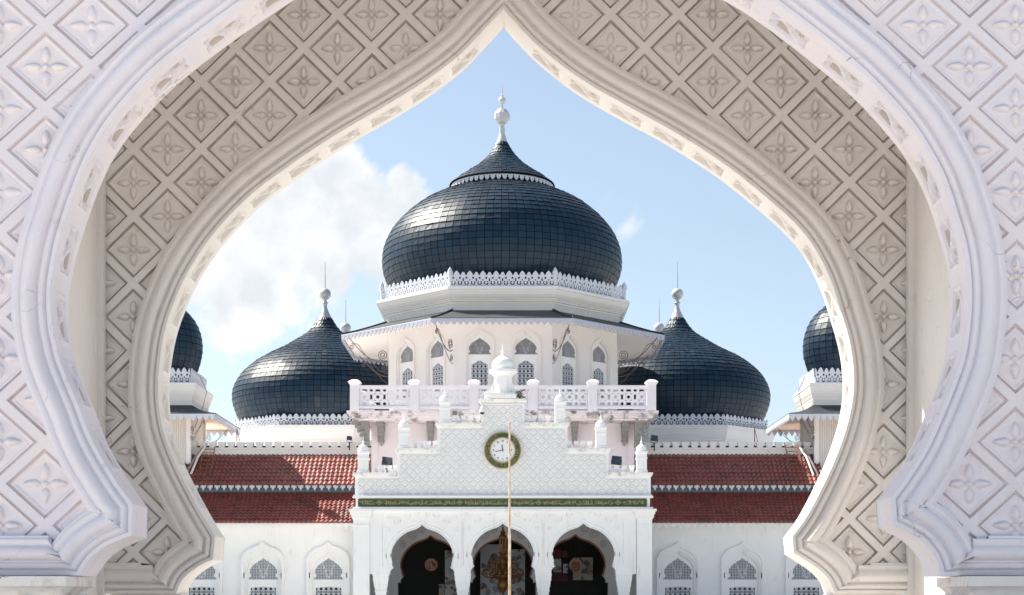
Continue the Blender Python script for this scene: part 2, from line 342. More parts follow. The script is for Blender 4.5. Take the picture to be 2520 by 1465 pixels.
def diamond_extra(pitch=.487, depth=.055):
    def f(t, L, co, c, bn):
        sp = N(t, 'ShaderNodeSeparateXYZ'); L.new(co.outputs['Object'], sp.inputs[0])
        def mth(op, a, b=None):
            n = N(t, 'ShaderNodeMath', operation=op)
            for i, q in enumerate((a, b)):
                if q is None: continue
                if isinstance(q, (int, float)): n.inputs[i].default_value = q
                else: L.new(q, n.inputs[i])
            return n.outputs[0]
        d1 = mth('ADD', sp.outputs['X'], sp.outputs['Z']); d2 = mth('SUBTRACT', sp.outputs['X'], sp.outputs['Z'])
        def tri(d): return mth('ABSOLUTE', mth('SUBTRACT', mth('FRACT', mth('DIVIDE', d, pitch)), .5))   # .5 at the joint
        mx_ = mth('MAXIMUM', tri(d1), tri(d2)); mn_ = mth('MINIMUM', tri(d1), tri(d2))
        mr = N(t, 'ShaderNodeMapRange', inp={'From Min': .38, 'From Max': .44}); L.new(mx_, mr.inputs['Value'])
        # small flower in each diamond
        s1 = mth('ADD', mth('POWER', mth('SUBTRACT', mth('FRACT', mth('DIVIDE', d1, pitch)), .5), 2.), mth('POWER', mth('SUBTRACT', mth('FRACT', mth('DIVIDE', d2, pitch)), .5), 2.))
        fl = N(t, 'ShaderNodeMapRange', inp={'From Min': .035, 'From Max': .02, 'To Max': .6}); L.new(s1, fl.inputs['Value'])
        h = mth('MAXIMUM', mr.outputs[0], fl.outputs[0])
        bu = N(t, 'ShaderNodeBump', inp={'Strength': 1., 'Distance': depth}); L.new(h, bu.inputs['Height'])
        if bn: L.new(bn, bu.inputs['Normal'])
        li = N(t, 'ShaderNodeMapRange', inp={'From Min': .365, 'From Max': .385, 'To Min': 0, 'To Max': 1}); L.new(mx_, li.inputs['Value'])
        li2 = N(t, 'ShaderNodeMapRange', inp={'From Min': .385, 'From Max': .42, 'To Min': 1, 'To Max': 0}); L.new(mx_, li2.inputs['Value'])
        no = N(t, 'ShaderNodeTexNoise', inp={'Scale': 1.2, 'Detail': 5.}); L.new(co.outputs['Object'], no.inputs['Vector'])
        nm = N(t, 'ShaderNodeMapRange', inp={'From Min': .42, 'From Max': .65, 'To Min': .15, 'To Max': .75}); L.new(no.outputs['Fac'], nm.inputs['Value'])
        q = mth('MULTIPLY', mth('MULTIPLY', li.outputs[0], li2.outputs[0]), nm.outputs[0])
        mx = N(t, 'ShaderNodeMix', data_type='RGBA'); L.new(q, mx.inputs['Factor']); L.new(c, mx.inputs['A']); mx.inputs['B'].default_value = (.68, .665, .65, 1)
        return mx.outputs['Result'], bu.outputs[0]
    return f
M_pedi = mat('carved_white_paint', (.87, .87, .87), .6, var=.05, vscale=.8, dirt=(.45, .40, .33), dirt_amt=.4, dirt_scale=1.3, dirt_thr=.62, extra=both(diamond_extra(), runoff(4., .3)))
def ribs_extra(t, L, co, c, bn):
    w = N(t, 'ShaderNodeTexWave', wave_type='BANDS', bands_direction='X', inp={'Scale': 2.2}); 
    g = N(t, 'ShaderNodeVectorMath', operation='DOT_PRODUCT'); g.inputs[1].default_value = (1, 1, 0); L.new(co.outputs['Object'], g.inputs[0])
    cb = N(t, 'ShaderNodeCombineXYZ'); L.new(g.outputs['Value'], cb.inputs[0]); L.new(cb.outputs[0], w.inputs['Vector'])
    bu = N(t, 'ShaderNodeBump', inp={'Strength': 1., 'Distance': .03}); L.new(w.outputs['Fac'], bu.inputs['Height'])
    mr = N(t, 'ShaderNodeMapRange', inp={'From Min': .0, 'From Max': .25, 'To Min': .75, 'To Max': 1}); L.new(w.outputs['Fac'], mr.inputs['Value'])
    hs = N(t, 'ShaderNodeHueSaturation'); L.new(mr.outputs[0], hs.inputs['Value']); L.new(c, hs.inputs['Color'])
    return hs.outputs[0], bu.outputs[0]
M_ribbed = mat('ribbed_siding', (.76, .73, .71), .6, var=.06, vscale=1, extra=ribs_extra)

# ------------------------------------------------------------------ ground
g = MB(); g.add([(-500, -300, 0), (500, -300, 0), (500, 900, 0), (-500, 900, 0)], [(0, 1, 2, 3)])
tag(g.build('plaza', M_plaza, smooth=0), kind='structure', label='pale marble paving of the mosque courtyard')

# =================================================================== GATEWAY
SF = 6339.0; CXs = 2048.0; HYs = HY*1.6254
def sx2w(x, D): return (x-CXs)/SF*D
def sz2w(y, D): return EYE+(HYs-y)/SF*D
def cr(points, step):
    P = [np.array(p, float) for p in points]
    P = [2*P[0]-P[1]]+P+[2*P[-1]-P[-2]]
    o = []
    for i in range(1, len(P)-2):
        p0, p1, p2, p3 = P[i-1], P[i], P[i+1], P[i+2]
        for t in np.linspace(0, 1, 24, endpoint=False):
            o.append(.5*((2*p1)+(-p0+p2)*t+(2*p0-5*p1+4*p2-p3)*t*t+(-p0+3*p1-3*p2+p3)*t**3))
    o.append(P[-2]); o = np.array(o)
    # smooth the traced wobble, ends fixed
    for _ in range(60): o[1:-1] = .5*o[1:-1]+.25*(o[:-2]+o[2:])
    d = np.r_[0, np.cumsum(np.hypot(*np.diff(o, axis=0).T))]
    n = max(2, int(round(d[-1]/step))+1); s = np.linspace(0, d[-1], n)
    return np.stack([np.interp(s, d, o[:, 0]), np.interp(s, d, o[:, 1])], 1)
def make_arch(segs, D, step, zf, xlim):
    """segs: list of src-pixel point lists traced on the rim at depth D; returns path, s-distance and corner indices"""
    path = []; corners = []
    first = (sx2w(segs[0][0][0], D), zf); last = (sx2w(segs[-1][-1][0], D), zf)
    W = [[(sx2w(a, D), sz2w(b, D)) for a, b in s] for s in segs]
    W[0][0] = first; W[-1][-1] = last
    allsegs = [[(-xlim, zf), first]]+W+[[last, (xlim, zf)]]
    for k, s in enumerate(allsegs):
        p = cr(s, step if 0 < k < len(allsegs)-1 else .1)
        if k > 0: p = p[1:]; 
        path.extend(p); corners.append(len(path)-1)
    return np.array(path), corners[:-1]
def offset(P, d):
    T = np.diff(P, axis=0); T /= np.hypot(T[:, 0], T[:, 1])[:, None]
    Nn = np.stack([-T[:, 1], T[:, 0]], 1)
    A = np.vstack([Nn[:1], Nn]); B = np.vstack([Nn, Nn[-1:]])
    M_ = A+B; M_ /= np.maximum(np.hypot(M_[:, 0], M_[:, 1])[:, None], 1e-6)
    sc = 1/np.maximum((M_*A).sum(1), .45)
    if d == 0: return P.copy(), M_*sc[:, None]
    Q = P+M_*sc[:, None]*d
    for _ in range(200):
        dq = np.diff(Q, axis=0); bad = np.nonzero((dq*T).sum(1) < -1e-6)[0]
        if len(bad) == 0: break
        for i in bad:
            m = (Q[i]+Q[i+1])/2; Q[i] = m; Q[i+1] = m
    return Q, M_*sc[:, None]
PROF = [(0, .02), (.004, .045), (.028, .05), (.030, .034), (.036, .030), (.040, .040), (.050, .056), (.064, .062), (.076, .056), (.084, .044), (.088, .036), (.094, .036),
        (.097, .050), (.108, .072), (.124, .086), (.142, .091), (.160, .087), (.176, .074), (.186, .060), (.190, .052), (.196, .050), (.204, .060), (.222, .064), (.232, .060), (.236, .046), (.252, .044), (.255, -.004), (.262, -.035)]
def panel_relief(a, b):
    """a along, b across in metres, from the panel centre; returns inward depth"""
    A, B = np.abs(a), np.abs(b)
    h = np.zeros_like(a)
    rim = (A < .160) & (B < .108); h[rim] = -.006
    ins = (A < .142) & (B < .090)
    dep = np.minimum(np.minimum((.142-A)/.012, (.090-B)/.012), 1)
    h = np.where(ins, 0.040*np.clip(dep, 0, 1), h)
    # carved scroll leaf
    w1 = np.clip(1.5*np.exp(-((b-.060*np.sin(a*PI/.135))/.026)**2), 0, 1)
    w2 = 0*w1
    pet = np.exp(-(((A-.118)/.020)**2+((B-.03)/.02)**2)) ; cen = np.clip(1.4*np.exp(-((a/.03)**2+(b/.03)**2)), 0, 1)
    r = np.clip(np.maximum.reduce([w1, w2, pet*.9, cen]), 0, 1)
    return np.where(ins, h*(1-.95*r)-.004*r, h)
def arch_wall(segs, Dn, Df, zf, xlim, ztop, side_lim, px, pz, cx0, cz0, mats, name, par, pspace, parity=0):
    P, corners = make_arch(segs, Df, .014, zf, xlim)
    th = Df-Dn
    # ---- moulding sweep
    rings = []
    for d, p in PROF:
        Q, _ = offset(P, d); rings.append(np.stack([Q[:, 0], np.full(len(Q), Dn-p), Q[:, 1]], 1))
    V = np.concatenate(rings); n = len(P); k = len(PROF)
    i = np.arange(n-1); F = []
    for j in range(k-1): F.append(np.stack([j*n+i, j*n+i+1, (j+1)*n+i+1, (j+1)*n+i], 1))
    # shared wobble of old plaster
    wob = .0035*(np.sin(V[:, 0]*7.3+V[:, 2]*3.1)+np.sin(V[:, 2]*11.7-V[:, 0]*5.3)*.7)
    V[:, 1] += wob*(np.repeat(np.arange(k), n) > 0)*(np.repeat(np.arange(k), n) < k-2)
    wall = MB()
    # rear face and outer edges: inverted U polygon
    Pp = [tuple(q) for q in P]
    poly = Pp+[(xlim, ztop), (-xlim, ztop)]
    # decimate
    dec = [poly[0]]+[poly[q] for q in range(1, len(Pp)) if q % 5 == 0 or q in corners or q-1 in corners or q == len(Pp)-1]+poly[len(Pp):]
    wall.prism(dec, Df-.02, Df, ends=True)
    wall.prism(dec, Dn+.060, Dn+.066, ends=True)
    wall.box(-xlim, xlim, Dn+.05, Df, ztop, ztop+.2)
    wall.box(-xlim, -xlim+.05, Dn+.001, Df-.021, zf, ztop); wall.box(xlim-.05, xlim, Dn+.001, Df-.021, zf, ztop)
    w = wall.build(name, mats[0], par, smooth=0)
    np_mesh('arch_moulding', V, np.concatenate(F), mats[1], w, smooth=28)
    # ---- intrados with carved panels
    dd = np.r_[0, np.cumsum(np.hypot(*np.diff(P, axis=0).T))]
    _, nrm = offset(P, 0)
    nt = 34; t = np.linspace(0, 1, nt)
    SS, TT = np.meshgrid(dd, t, indexing='ij')
    H = np.zeros_like(SS); mid = -.02+(.5*(th+.02))+.0
    # long arcs: between cusp tops and apex
    ca = [c for c in corners]
    arcs = [(dd[ca[2]]+.10, dd[ca[3]]-.14), (dd[ca[3]]+.14, dd[ca[4]]-.10)]
    for s0, s1 in arcs:
        cnt = int((s1-s0)/pspace); off = ((s1-s0)-cnt*pspace)/2
        for q in range(cnt):
            c = s0+off+(q+.5)*pspace
            sel = np.abs(SS-c) < .18
            a = (SS-c)[sel]; b = (TT*(th+.02)-(th+.02)*.5)[sel]
            H[sel] = panel_relief(a, b)
    Vv = np.zeros((len(dd), nt, 3))
    Vv[..., 0] = P[:, None, 0]+nrm[:, None, 0]*H; Vv[..., 2] = P[:, None, 1]+nrm[:, None, 1]*H
    Vv[..., 1] = Dn-.02+TT*(th+.02)
    idx = np.arange(len(dd)*nt).reshape(len(dd), nt)
    F = np.stack([idx[:-1, :-1], idx[:-1, 1:], idx[1:, 1:], idx[1:, :-1]], -1).reshape(-1, 4)
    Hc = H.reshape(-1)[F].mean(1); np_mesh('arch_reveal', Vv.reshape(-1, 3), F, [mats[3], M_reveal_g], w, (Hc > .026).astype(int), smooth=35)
    # ---- diamond field
    h = .198
    g1 = np.array([.198, .1680, .1625, .152, .148, .1375, .130]); inner = np.linspace(-.120, .120, 35)
    g = np.r_[-g1, inner, g1[::-1]]
    U, W_ = np.meshgrid(g, g, indexing='ij')
    m = np.maximum(np.abs(U), np.abs(W_))
    Hh = np.interp(m, [0, .130, .1375, .148, .152, .1625, .168, .2], [-.026, -.026, -.016, -.016, -.044, -.044, 0, 0])
    xx = (U-W_)/math.sqrt(2); zz = (U+W_)/math.sqrt(2)
    fl = np.zeros_like(xx)
    for ex, ez in ((1, 0), (-1, 0), (0, 1), (0, -1)):
        tt = xx*ex+zz*ez; ww = -xx*ez+zz*ex
        wd = .030*np.clip(1.15-(tt-.03)/.16, .2, 1)
        e = 1-((tt-.082)/.054)**2-(ww/wd)**2
        fl = np.maximum(fl, .056*np.sqrt(np.clip(e, 0, 1)))
    e = 1-(xx**2+zz**2)/.021**2; fl = np.maximum(fl, .050*np.sqrt(np.clip(e, 0, 1)))
    Hh = Hh+np.where(m < .128, fl, 0)
    ng = len(g); T = np.arange(ng*ng).reshape(ng, ng)
    TF = np.stack([T[:-1, :-1], T[1:, :-1], T[1:, 1:], T[:-1, 1:]], -1).reshape(-1, 4)
    mc = m.ravel()[TF].mean(1); fc = fl.ravel()[TF]
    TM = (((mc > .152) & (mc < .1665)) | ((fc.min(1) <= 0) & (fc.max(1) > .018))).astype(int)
    Q17, _ = offset(P, .17)
    pg = np.array([tuple(q) for q in P[::4]])
    lim = side_lim
    opening = P[(P[:, 1] > zf-1e-6)]
    op = P[corners[0]:corners[-1]+1][::3]
    oseg = np.vstack([op, [op[0]]])
    def inside(pt):
        x, z = pt[:, 0][:, None], pt[:, 1][:, None]
        a = oseg[:-1][None], oseg[1:][None]
        z0, z1 = oseg[:-1, 1][None], oseg[1:, 1][None]; x0, x1 = oseg[:-1, 0][None], oseg[1:, 0][None]
        c = ((z0 > z) != (z1 > z)) & (x < (x1-x0)*(z-z0)/np.where(z1 == z0, 1e-9, z1-z0)+x0)
        return c.sum(1) % 2 == 1
    def dist(pt):
        return np.sqrt(((pt[:, None, :]-op[None])**2).sum(-1).min(1))
    Vs, Fs, Ms = [], [], []; b = 0
    ni = int(lim/px)+3; nj = int((ztop-zf)/pz)+4
    for ii in range(-ni, ni+1):
        for jj in range(-nj, nj+1):
            if (ii+jj) % 2 != parity: continue
            cx, cz = cx0+ii*px, cz0+jj*pz
            if abs(cx) > lim+.3 or cz < zf-.3 or cz > ztop+.3: continue
            cc = np.array([[cx, cz]])
            dc = dist(cc)[0]; ins = inside(cc)[0]
            if ins and dc > .5: continue
            amp = (1 if mats[2] is M_gatein else .72)+random.uniform(-.1, .1)
            Vx = cx+xx*px/.28+random.uniform(-.004, .004)*(m < .17); Vz = cz+zz*pz/.28
            wear = random.choice([1, 1, 1, .9, .8, 1.1, .45]) ; jit = np.array([.0025*random.uniform(-1, 1) for _ in range(4)])
            V_ = np.stack([Vx.ravel(), (Dn-((Hh-np.where(m < .128, fl, 0)*(1-wear))*amp+ (m < .13)*(jit[0]+jit[1]*xx*6+jit[2]*zz*6))).ravel(), Vz.ravel()], 1)
            V_[:, 1] += .004*(np.sin(V_[:, 0]*2.9+V_[:, 2]*2.1)+np.sin(V_[:, 2]*4.3-V_[:, 0]*3.7)*.6)
            f = TF
            cen = V_[f].mean(1)
            keep = (np.abs(cen[:, 0]) < lim) & (cen[:, 2] > zf+.18) & (cen[:, 2] < ztop)
            if dc < .65:
                c2 = cen[:, [0, 2]]
                keep &= (~inside(c2)) & (dist(c2) > .19)
            f = f[keep]; Ms.append(TM[keep])
            if len(f) == 0: continue
            u, inv = np.unique(f, return_inverse=True)
            Vs.append(V_[u]); Fs.append(inv.reshape(-1, 4)+b); b += len(u)
    V = np.concatenate(Vs); F = np.concatenate(Fs); Mi = np.concatenate(Ms)
    # orient towards -y
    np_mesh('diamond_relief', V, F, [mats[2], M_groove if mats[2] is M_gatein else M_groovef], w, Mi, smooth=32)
    return w

back = [
 [(748, 2378), (765, 2334), (790, 2303), (840, 2268), (891, 2244)],
 [(891, 2244), (899, 2154)],
 [(899, 2154), (850, 2074), (795, 1974), (750, 1884), (715, 1799), (692, 1724), (680, 1640), (678, 1560), (685, 1464), (700, 1375), (720, 1302), (742, 1245), (775, 1165), (820, 1085), (875, 1004), (955, 912), (1055, 815), (1170, 730), (1260, 668), (1410, 571), (1570, 480), (1650, 431), (1735, 375), (1850, 287), (1920, 214), (2016, 112)],
 [(2016, 112), (2060, 164), (2110, 217), (2150, 255), (2210, 305), (2260, 345), (2360, 412), (2520, 502), (2640, 565), (2800, 664), (2905, 738), (3001, 815), (3101, 900), (3166, 965), (3216, 1030), (3261, 1112), (3296, 1197), (3321, 1280), (3348, 1370), (3366, 1464), (3372, 1560), (3362, 1649), (3341, 1739), (3306, 1839), (3266, 1929), (3221, 2019), (3181, 2089), (3132, 2154)],
 [(3132, 2154), (3138, 2219)],
 [(3138, 2219), (3181, 2246), (3236, 2283), (3276, 2324), (3298, 2378)]]
front = [
 [(387, 2314), (409, 2269), (440, 2232), (490, 2194), (545, 2170), (589, 2154)],
 [(589, 2154), (592, 2031)],
 [(592, 2031), (545, 1969), (500, 1899), (450, 1814), (412, 1734), (382, 1649), (335, 1540), (306, 1464), (291, 1397), (280, 1332), (275, 1258), (277, 1182), (290, 1102), (310, 1012), (340, 917), (370, 827), (407, 732), (450, 645), (505, 560), (580, 470), (675, 370), (800, 264), (980, 132), (1175, 2), (1350, -105), (1550, -225), (1750, -370), (1900, -500), (2022, -620)],
 [(2022, -620), (2150, -495), (2300, -370), (2480, -240), (2680, -120), (2880, -4), (2995, 62), (3155, 178), (3285, 282), (3390, 370), (3470, 450), (3550, 540), (3612, 620), (3675, 730), (3716, 822), (3751, 932), (3781, 1042), (3797, 1157), (3799, 1257), (3790, 1360), (3774, 1464), (3742, 1560), (3706, 1649), (3672, 1729), (3636, 1809), (3591, 1884), (3541, 1957), (3504, 2006)],
 [(3504, 2006), (3511, 2112)],
 [(3511, 2112), (3561, 2136), (3616, 2169), (3656, 2209), (3682, 2252), (3696, 2294)]]
gate = tag(empty('gateway', (0, 10, 0)), 'white plastered double gateway with pointed horseshoe arches and carved diamond lattice, framing the mosque', 'gateway')
DN0, DF0, DN1, DF1 = 10.0, 10.36, 13.0, 13.37
ZF0 = sz2w(2308, DF0); ZF1 = sz2w(2377, DF1)
# parts are built in world coordinates, so the parent's offset is cancelled
class _P: pass
gate.location = (0, 0, 0)
fw = arch_wall(front, DN0, DF0, ZF0, 6.0, 7.6, 5.98, 185/SF*DN0, 167/SF*DN0, sx2w(2030, DN0), sz2w(265, DN0), [M_gate, M_mould, M_gate, M_gate], 'front_wall', gate, .44)
bw = arch_wall(back, DN1, DF1, ZF1, 3.9, 7.6, 3.36, 136.5/SF*DN1, 134.5/SF*DN1, sx2w(2033, DN1), sz2w(57, DN1), [M_gatein, M_gatein, M_gatein, M_gatein], 'back_wall', gate, .40)
xs0, xs1 = sx2w(401, DN1), sx2w(3646, DN1)
for xa, xb, s in ((xs0-.35, xs0, 1), (xs1, xs1+.35, -1)):
    w = MB(); w.box(xa, xb, DF0+.001, DN1+.036, 0, 7.6)
    xe = xb if s > 0 else xa
    w.box(min(xe, xe+s*.05), max(xe, xe+s*.05), DN1-.10, DN1-.02, ZF1-.05, 7.5)      # corner bead
    w.build('side_wall', M_gatein, gate, smooth=0)
c = MB(); c.box(-4.2, 4.2, DF0+.002, DN1+.03, 7.4, 7.7); c.build('ceiling', M_gatein, gate, smooth=0)
c = MB(); c.box(-6.2, 6.2, DN0-.25, DF1+.25, 7.82, 8.1); c.box(-6.05, 6.05, DN0-.12, DF1+.12, 7.7, 7.82); c.build('roof_slab', M_gate, gate, smooth=0)
def pier(x0, x1, y0, y1, ztop, m, cap=True, nm='pier'):
    p = MB(); p.box(x0, x1, y0, y1, 0, ztop-.001)
    o = p.build(nm, m, gate, smooth=0)
    if cap:
        q = MB(); cx, cy = (x0+x1)/2, (y0+y1)/2; hx, hy = (x1-x0)/2, (y1-y0)/2
        pr = [(.0, -.42), (.02, -.40), (.035, -.385), (.02, -.37), (.02, -.33), (.05, -.22), (.11, -.12), (.15, -.07), (.165, -.065), (.165, -.004)]
        vs = []; fs = []
        for e, z in pr:
            for a, b_ in ((-1, -1), (1, -1), (1, 1), (-1, 1)): vs.append((cx+a*(hx+e), cy+b_*(hy+e), ztop+z))
        for j in range(len(pr)-1):
            for i in range(4): fs.append((j*4+i, j*4+(i+1) % 4, (j+1)*4+(i+1) % 4, (j+1)*4+i))
        q.add(vs, fs)
        # acanthus leaves
        for i in range(14):
            for sgn in (-1,):
                lx = cx-hx+(i+.5)*2*hx/14
                q.tube([(lx, cy-hy-.01, ztop-.34), (lx+.01, cy-hy-.05, ztop-.24), (lx, cy-hy-.12, ztop-.15), (lx, cy-hy-.17, ztop-.13)], [.02, .035, .03, .012], 6)
        for i in range(5):
            ly = cy-hy+(i+.5)*2*hy/5
            for sd_ in (-1, 1):
                q.tube([(cx+sd_*(hx+.01), ly, ztop-.34), (cx+sd_*(hx+.05), ly, ztop-.24), (cx+sd_*(hx+.12), ly, ztop-.15), (cx+sd_*(hx+.17), ly, ztop-.12)], [.02, .035, .03, .012], 6)
        q.build('capital', M_ledge, o, smooth=50)
    return o
pier(-5.9, -2.93, DN0-.02, DF0-.02, ZF0, M_gate); pier(2.98, 5.9, DN0-.02, DF0-.02, ZF0, M_gate)
pier(-3.3, -2.72, DN1+.02, DF1-.02, ZF1, M_gatein, False); pier(2.62, 3.2, DN1+.02, DF1-.02, ZF1, M_gatein, False)

# =================================================================== MOSQUE
XC = -.60
mosque = tag(empty('mosque', (0, 0, 0)), 'white mosque with black slate onion domes, stepped entrance gable, balcony and red tiled wings', 'mosque')

# masks for cut-out work --------------------------------------------------
def grid(nx, nz): 
    u = (np.arange(nx)+.5)/nx; v = (np.arange(nz)+.5)/nz
    return np.meshgrid(u, v)
def crest_unit(nx=22, nz=26):
    u, v = grid(nx, nz); m = np.zeros_like(u, bool)
    def leaf(c, top, w, base=.66):
        d = np.minimum(np.abs(u-c), np.abs(u-c-1)); d = np.minimum(d, np.abs(u-c+1))
        t = (v-base)/(top-base); ww = w*np.sqrt(np.clip(1-t, 0, 1))*np.clip(.45+t*2.2, 0, 1)
        return (t > -.1) & (t < 1) & (d < ww)
    m |= leaf(.5, 1.0, .27); m |= leaf(0, .94, .20)
    body = v < .72
    hole = np.zeros_like(m)
    for c in (.25, .75):
        r = np.hypot(u-c, (v-.25)*1.1); hole |= (r > .10) & (r < .165) & (v < .36)
        hole |= (np.hypot((u-c)*1.3, (v-.56)*1.8) < .11)
    hole |= (np.abs(u-.5)+np.abs(v-.42) < .07)
    for c in (0, 1): hole |= (np.abs(u-c)*1.2+np.abs(v-.46)*.6 < .085)
    m |= body & ~hole; m[:2] = True
    return m
def fringe_unit(nx=14, nz=14, band=.45, tooth=1.0):
    u, v = grid(nx, nz); v = 1-v   # v measured down
    m = v < band
    d = np.abs(u-.5); t = (v-band)/(1-band)
    m |= (t >= 0) & (d < .46*tooth*(1-t)**.8)
    m &= ~((np.minimum(u, 1-u) < .10) & (v > band*.55))
    m &= ~((np.minimum(u, 1-u) < .17) & (v > band*.55) & (v < band*.85))
    return m
def fleur_unit(nx=16, nz=16):
    u, v = grid(nx, nz); v = 1-v; d = np.abs(u-.5)
    m = v < .14
    m |= (d < .30*np.clip(1-(v-.2)/.8, 0, 1)+.03)
    m |= (np.hypot(d-.27, (v-.38)) < .13)
    m |= (d < .42) & (np.abs(v-.25) < .06)
    m &= ~((d > .40) & (v > .2))
    return m
def strip(unit, n, W, H, th, flip=False):
    return perf(np.tile(unit, (1, n)), W, H, th)
def ring_strips(unit, a, n, cx, cy, z, H, th, pitch, outward_lean=0):
    """put a cut-out strip on each face of an n-gon of apothem a"""
    L = 2*a*math.tan(PI/n); k = max(1, int(round(L/pitch))); parts = []
    Vf = strip(unit, k, L, H, th)
    for i in range(n):
        ang = -PI/2+2*PI*i/n
        V, F, M = Vf; V = V.copy(); V[:, 0] -= L/2; V[:, 1] -= outward_lean*V[:, 2]; V[:, 2] += z
        # local -y is outward; rotate so that -y points to ang
        rz = ang+PI/2
        c, s_ = math.cos(rz), math.sin(rz)
        ox, oy = cx+a*math.cos(ang), cy+a*math.sin(ang)
        W = V.copy(); W[:, 0] = ox+V[:, 0]*c-V[:, 1]*s_; W[:, 1] = oy+V[:, 0]*s_+V[:, 1]*c
        parts.append((W, F, M))
    return join(parts)
def npbuild(nm, J, mats, par, smooth=0): return np_mesh(nm, J[0], J[1], mats, par, J[2], smooth)

# slate covered dome ------------------------------------------------------
def resample(prof, L):
    P = cr(prof, .05) if len(prof) > 2 else np.array(prof, float)
    d = np.r_[0, np.cumsum(np.hypot(*np.diff(P, axis=0).T))]
    n = max(2, int(round(d[-1]/L)))+1; s = np.linspace(0, d[-1], n)
    return np.stack([np.interp(s, d, P[:, 0]), np.interp(s, d, P[:, 1])], 1)
def slate_dome(name, prof, cx, cy, ncol, L, parent, proud=.03, lathe_n=None, facets=None):
    """prof from top to bottom"""
    Rg = resample(prof, L); V = []; F = []; a0 = random.random()
    for j in range(len(Rg)-1):
        r0, z0 = Rg[j]; r1, z1 = Rg[j+1]
        t = Rg[j+1]-Rg[j]; t = t/np.linalg.norm(t); nr, nz = -t[1], t[0]
        if nr < 0 and nz < 0: nr, nz = -nr, -nz
        nc = ncol
        for i in range(nc):
            g_ = .030
            aa = 2*PI*(i+g_)/nc; ab = 2*PI*(i+1-g_)/nc
            q = [random.gauss(0, .007) for _ in range(4)]
            sag = random.gauss(0, .02)
            b = len(V)
            for (r, z, an, e, pr) in ((r0, z0, aa, q[0], .0), (r0, z0, ab, q[1], .0), (r1, z1-0, ab, q[2], proud), (r1, z1, aa, q[3], proud)):
                rr = r+nr*(e+pr)-t[0]*(.02 if pr else 0); zz = z+nz*(e+pr)-t[1]*(.02+abs(sag)*.3 if pr else 0)
                V.append((cx+rr*math.cos(an), cy+rr*math.sin(an), zz))
            F.append((b, b+1, b+2, b+3))
    m = MB(); m.add(V, [tuple(reversed(f)) for f in F], 0)
    m.lathe([(max(r-.02, .001), z) for r, z in reversed(Rg)], cx, cy, 96, 1)
    return m.build(name, [M_slate, M_slate_u], parent, smooth=0)
PXM = 110/FPX
def pz(y): return Z(y, 110)

# ---- central tower
CY = 110.0
aD = 7.67
tower = MB()
ZD0, ZD1 = 11.2, 19.9
# drum faces with window openings, built face by face
def ogee(w, h, n=1):
    """lobed ogee outline, right half then left, foot at z=0, apex at h; half width w"""
    pts = [(0, 0), (.207, .10), (.49, .17), (.714, .283), (.883, .439), (.982, .594), (1.0, .76), (.96, .90), (.915, 1.0)]
    rt = [(x*w, h-y*h) for x, y in pts]
    return rt
def window_geo(px, drum=False):
    """wing style window: returns perforated plate (V,F,M) local, centred x=0, z=0 at grille foot; unit px metres per 2520 px"""
    W, Hh = 78*px, 190*px; nx, nz = 120, 292
    u, v = grid(nx, nz); x = (u-.5)*W/px; y = v*Hh/px-118         # y px above the grille foot (upper grille 0..53)
    m = np.ones_like(x, bool); mt = np.zeros_like(x, int)
    ax = np.abs(x)
    # upper grille outline
    prof = np.array([(0, 53), (6, 48), (16, 42), (26, 34), (33, 24), (34, 16), (30, 11), (31, 6), (35, 4), (36, 0)], float)
    hw = np.interp(y, prof[::-1, 1], prof[::-1, 0]); ins = (y > 0) & (y < 53) & (ax < hw)
    bar = (np.abs(((x+200) % 3.9)-1.95) > 1.25) | (np.abs(((y+200) % 3.9)-1.95) > 1.25)
    fan = np.abs(ax-(y-4)*.42) < 1.0
    fan |= np.abs(np.hypot(ax, y-14)-9) < .9
    fan &= (y > 4)
    m &= ~(ins & ~(bar | fan)); mt[ins] = 1
    # lower star grille
    yl = -y-16; top = -3+ax*.12
    low = (ax < (26 if drum else 31)) & (yl > (3+ax*.55 if drum else 2+ax*.10)) & (yl < 100)
    if drum:
        rd = (np.abs(ax-29.5) < .9) & (yl > 16) | (np.abs(yl-(-1+ax*.6)) < .9) & (ax < 30); m &= ~(rd & (y < 0) & False)
    X1 = ((x+310) % 12.4-6.2)*1.6; Y1 = ((yl+300) % 15-7.5)*1.6
    r = np.hypot(X1, Y1); an = np.arctan2(Y1, X1)
    st = np.abs(r*np.cos(((an+PI/8) % (PI/4))-PI/8)-7.2) < 1.4
    st |= np.abs(np.abs(X1)+np.abs(Y1)*.9-13.5) < 1.4
    st |= (np.abs(np.abs(X1)-10.3) < 1.3)
    st |= np.abs(r-3.2) < .0
    m &= ~(low & ~st); mt[low] = 2
    return perf(m, W, Hh, .05, -W/2, -118*px, 0, mt)
WP = window_geo(1.0); WPD = window_geo(1.0, True)
def scaled(Vf, s, ysc=1.0):
    V, F, M = Vf; V = V.copy(); V[:, 0] *= s; V[:, 2] *= s; return V, F, M
def window(par, loc, rz, s, name='window', glass=M_glass, gm=M_grille, geo=None):
    V, F, M = scaled(geo or WP, s)
    o = np_mesh(name, V, F, [M_white, gm, M_grille], par, M, 0)
    o.location = loc; o.rotation_euler = (0, 0, rz)
    g_ = MB(); W = 74*s; g_.add([(-W/2, .09, -116*s), (W/2, .09, -116*s), (W/2, .09, 57*s), (-W/2, .09, 57*s)], [(0, 1, 2, 3)])
    g_.build('window_pane', glass, o, smooth=0)
    return o
def win_open(s, cx, z, wide=38, top=66, foot=-116):
    """opening outline, ccw in x,z"""
    pr = [(0, top), (9, top-9), (22, top-16), (32, top-25), (wide, top-38), (wide, foot)]
    r = [(cx+a*s, z+b*s) for a, b in pr]; l = [(cx-a*s, z+b*s) for a, b in pr[1:]]
    return r[::-1]+l    # from right foot up and down left
